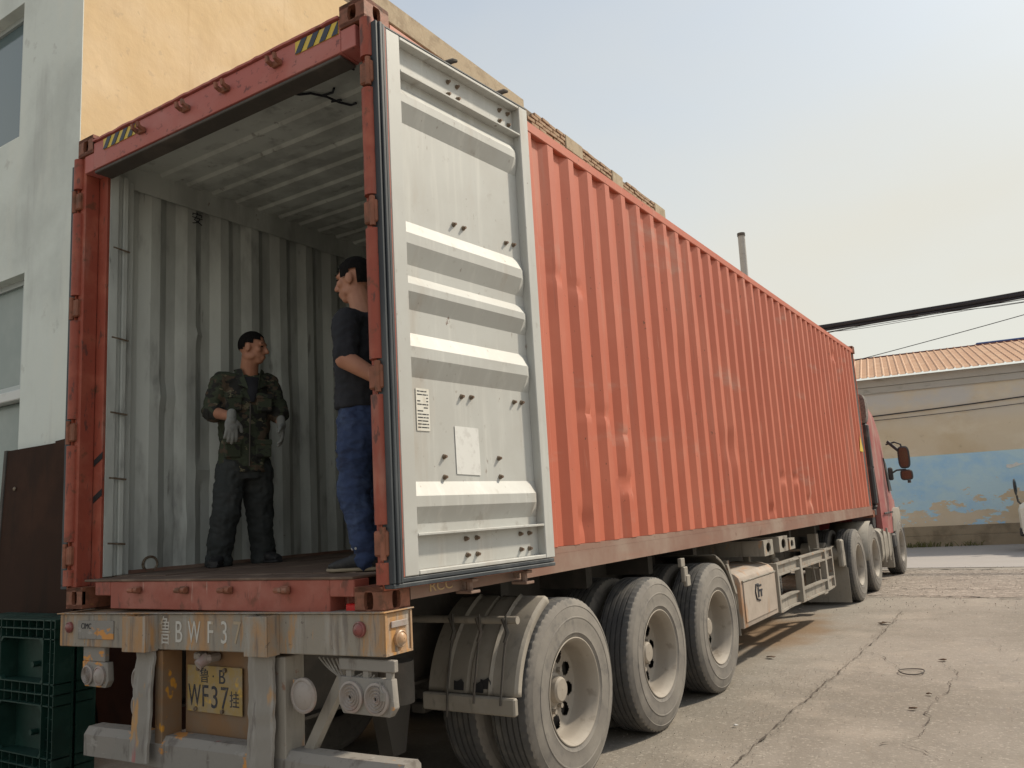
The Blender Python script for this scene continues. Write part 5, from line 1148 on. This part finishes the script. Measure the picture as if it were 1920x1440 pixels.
s1, s2 = M(), M(); shoe_geo(s1, s2, a2L, t2L); o = obj('shoe', s1, 'shoe', p2, WB); obj('sole', s2, 'sole', o, WB)
lc = M().tube([(-.38, .215, .27), (-.36, .23, .285), (-.34, .20, .275)], .006, 6); obj('shoelace', lc, 'shoe_light', o, WB)
s1, s2 = M(), M(); shoe_geo(s1, s2, a2R, t2R); o = obj('shoe', s1, 'shoe_light', p2, WB); obj('sole', s2, 'sole', o, WB)
obj('hair', hair_mesh(Pm, 1, lambda x, y, z: (z > .050 and not (y > .078)) or (y < -.005 and z > -.05 and not (abs(x) > .06 and y > -.032 and z < .03)) or (z > .0 and y < .045 and y > -.03 and abs(x) > .05), .009), 'hair', p2, WB, 60)
for sg in (1, -1): obj('eye', M().ell(Pm(sg*.031, .080, .008), Am(.012, .008, .005)), 'eye', p2, WB); obj('eyebrow', M().ell(Pm(sg*.036, .077, .030), Am(.020, .006, .004)), 'hair', p2, WB)

# ================================================================== small things
rd = M().tube([(1.265+.10*cos(2*pi*k/40), 5.28+.13*sin(2*pi*k/40), .012+.008*(1+sin(4*pi*k/40+1))*.5) for k in range(41)], .005, 6)
tag(obj('wire_ring', rd, 'dark_steel'), 'thin wire ring lying on the cracked concrete at the right', 'wire ring')
def leaf(x, y, r, label, cat='leaf', ma='leaf', seed=0):
    m = M(); rnd = random.Random(seed); pts = []
    for k in range(9):
        a = 2*pi*k/9; q = r*(.5+rnd.random()*.7); pts.append((x+q*cos(a)*1.3, y+q*sin(a), .014+.02*rnd.random()*r/.06))
    c = m.bm.verts.new((x, y, .02+r*.2)); vs = [m.bm.verts.new(p) for p in pts]
    for k in range(9): m.bm.faces.new([c, vs[k], vs[(k+1) % 9]])
    o = obj('dead_leaf', m, ma); sd = o.modifiers.new('thickness', 'SOLIDIFY'); sd.thickness = .003
    return tag(o, label, cat, 'litter on the yard')
leaf(.634, 8.09, .06, 'largest dark crumpled scrap on the ground, near the tractor wheels', seed=1)
leaf(-.045, 5.65, .035, 'small dark scrap on the ground just in front of the third trailer wheel', seed=2)
leaf(1.457, 5.888, .03, 'dark scrap on the ground beyond the wire ring', seed=3)
leaf(1.49, 4.45, .02, 'small brown leaf on the crack to the right of the wire ring', seed=4)
leaf(1.44, 3.95, .022, 'brown leaf on the concrete, nearest of the litter to the camera', seed=5)
leaf(.42, 3.1, .016, 'tiny pale chip on the gravel beside the second trailer wheel', 'chip', 'paper', 6)
rc_ = M().box(-.25, -.175, .03, .11, .002, .042, .006).box(-.27, -.17, .02, .05, -.001, .008, .002); rt = thing('red_scrap', 'bright red scrap wedged under the sill beside the right corner casting', 'scrap', (-.22, .06, ZB)); obj('scrap_piece', rc_, 'red_plastic', rt, WB)
for (s0, nb, lab, r_) in ((-2.3, 70, 'clump of dry weeds at the wall foot beside the tractor', .35), (-1.2, 16, 'small weed tuft at the wall foot right of the larger clump', .12)):
    wd = M(); rnd = random.Random(int(s0*10))
    for k in range(nb):
        b0_ = wl(s0+rnd.gauss(0, r_), .09+abs(rnd.gauss(0, .10)), .01); ln = rnd.uniform(.08, .26); dr_ = Vector((rnd.uniform(-.8, .8), rnd.uniform(-.8, .3), 1)).normalized(); sd_ = Vector((.012, .004, 0))
        wd.rings([[b0_-sd_, b0_+sd_], [b0_+dr_*ln*.6-sd_*.8, b0_+dr_*ln*.6+sd_*.8], [b0_+dr_*ln-UP*ln*.2-sd_*.1, b0_+dr_*ln-UP*ln*.2+sd_*.1]], False, False)
    e = thing('weed', lab, 'weed', tuple(wl(s0, .1, 0))); obj('leaves', wd, 'weed', e, ang=0)
for o in D.objects:
    if 'org' in o: del o['org']
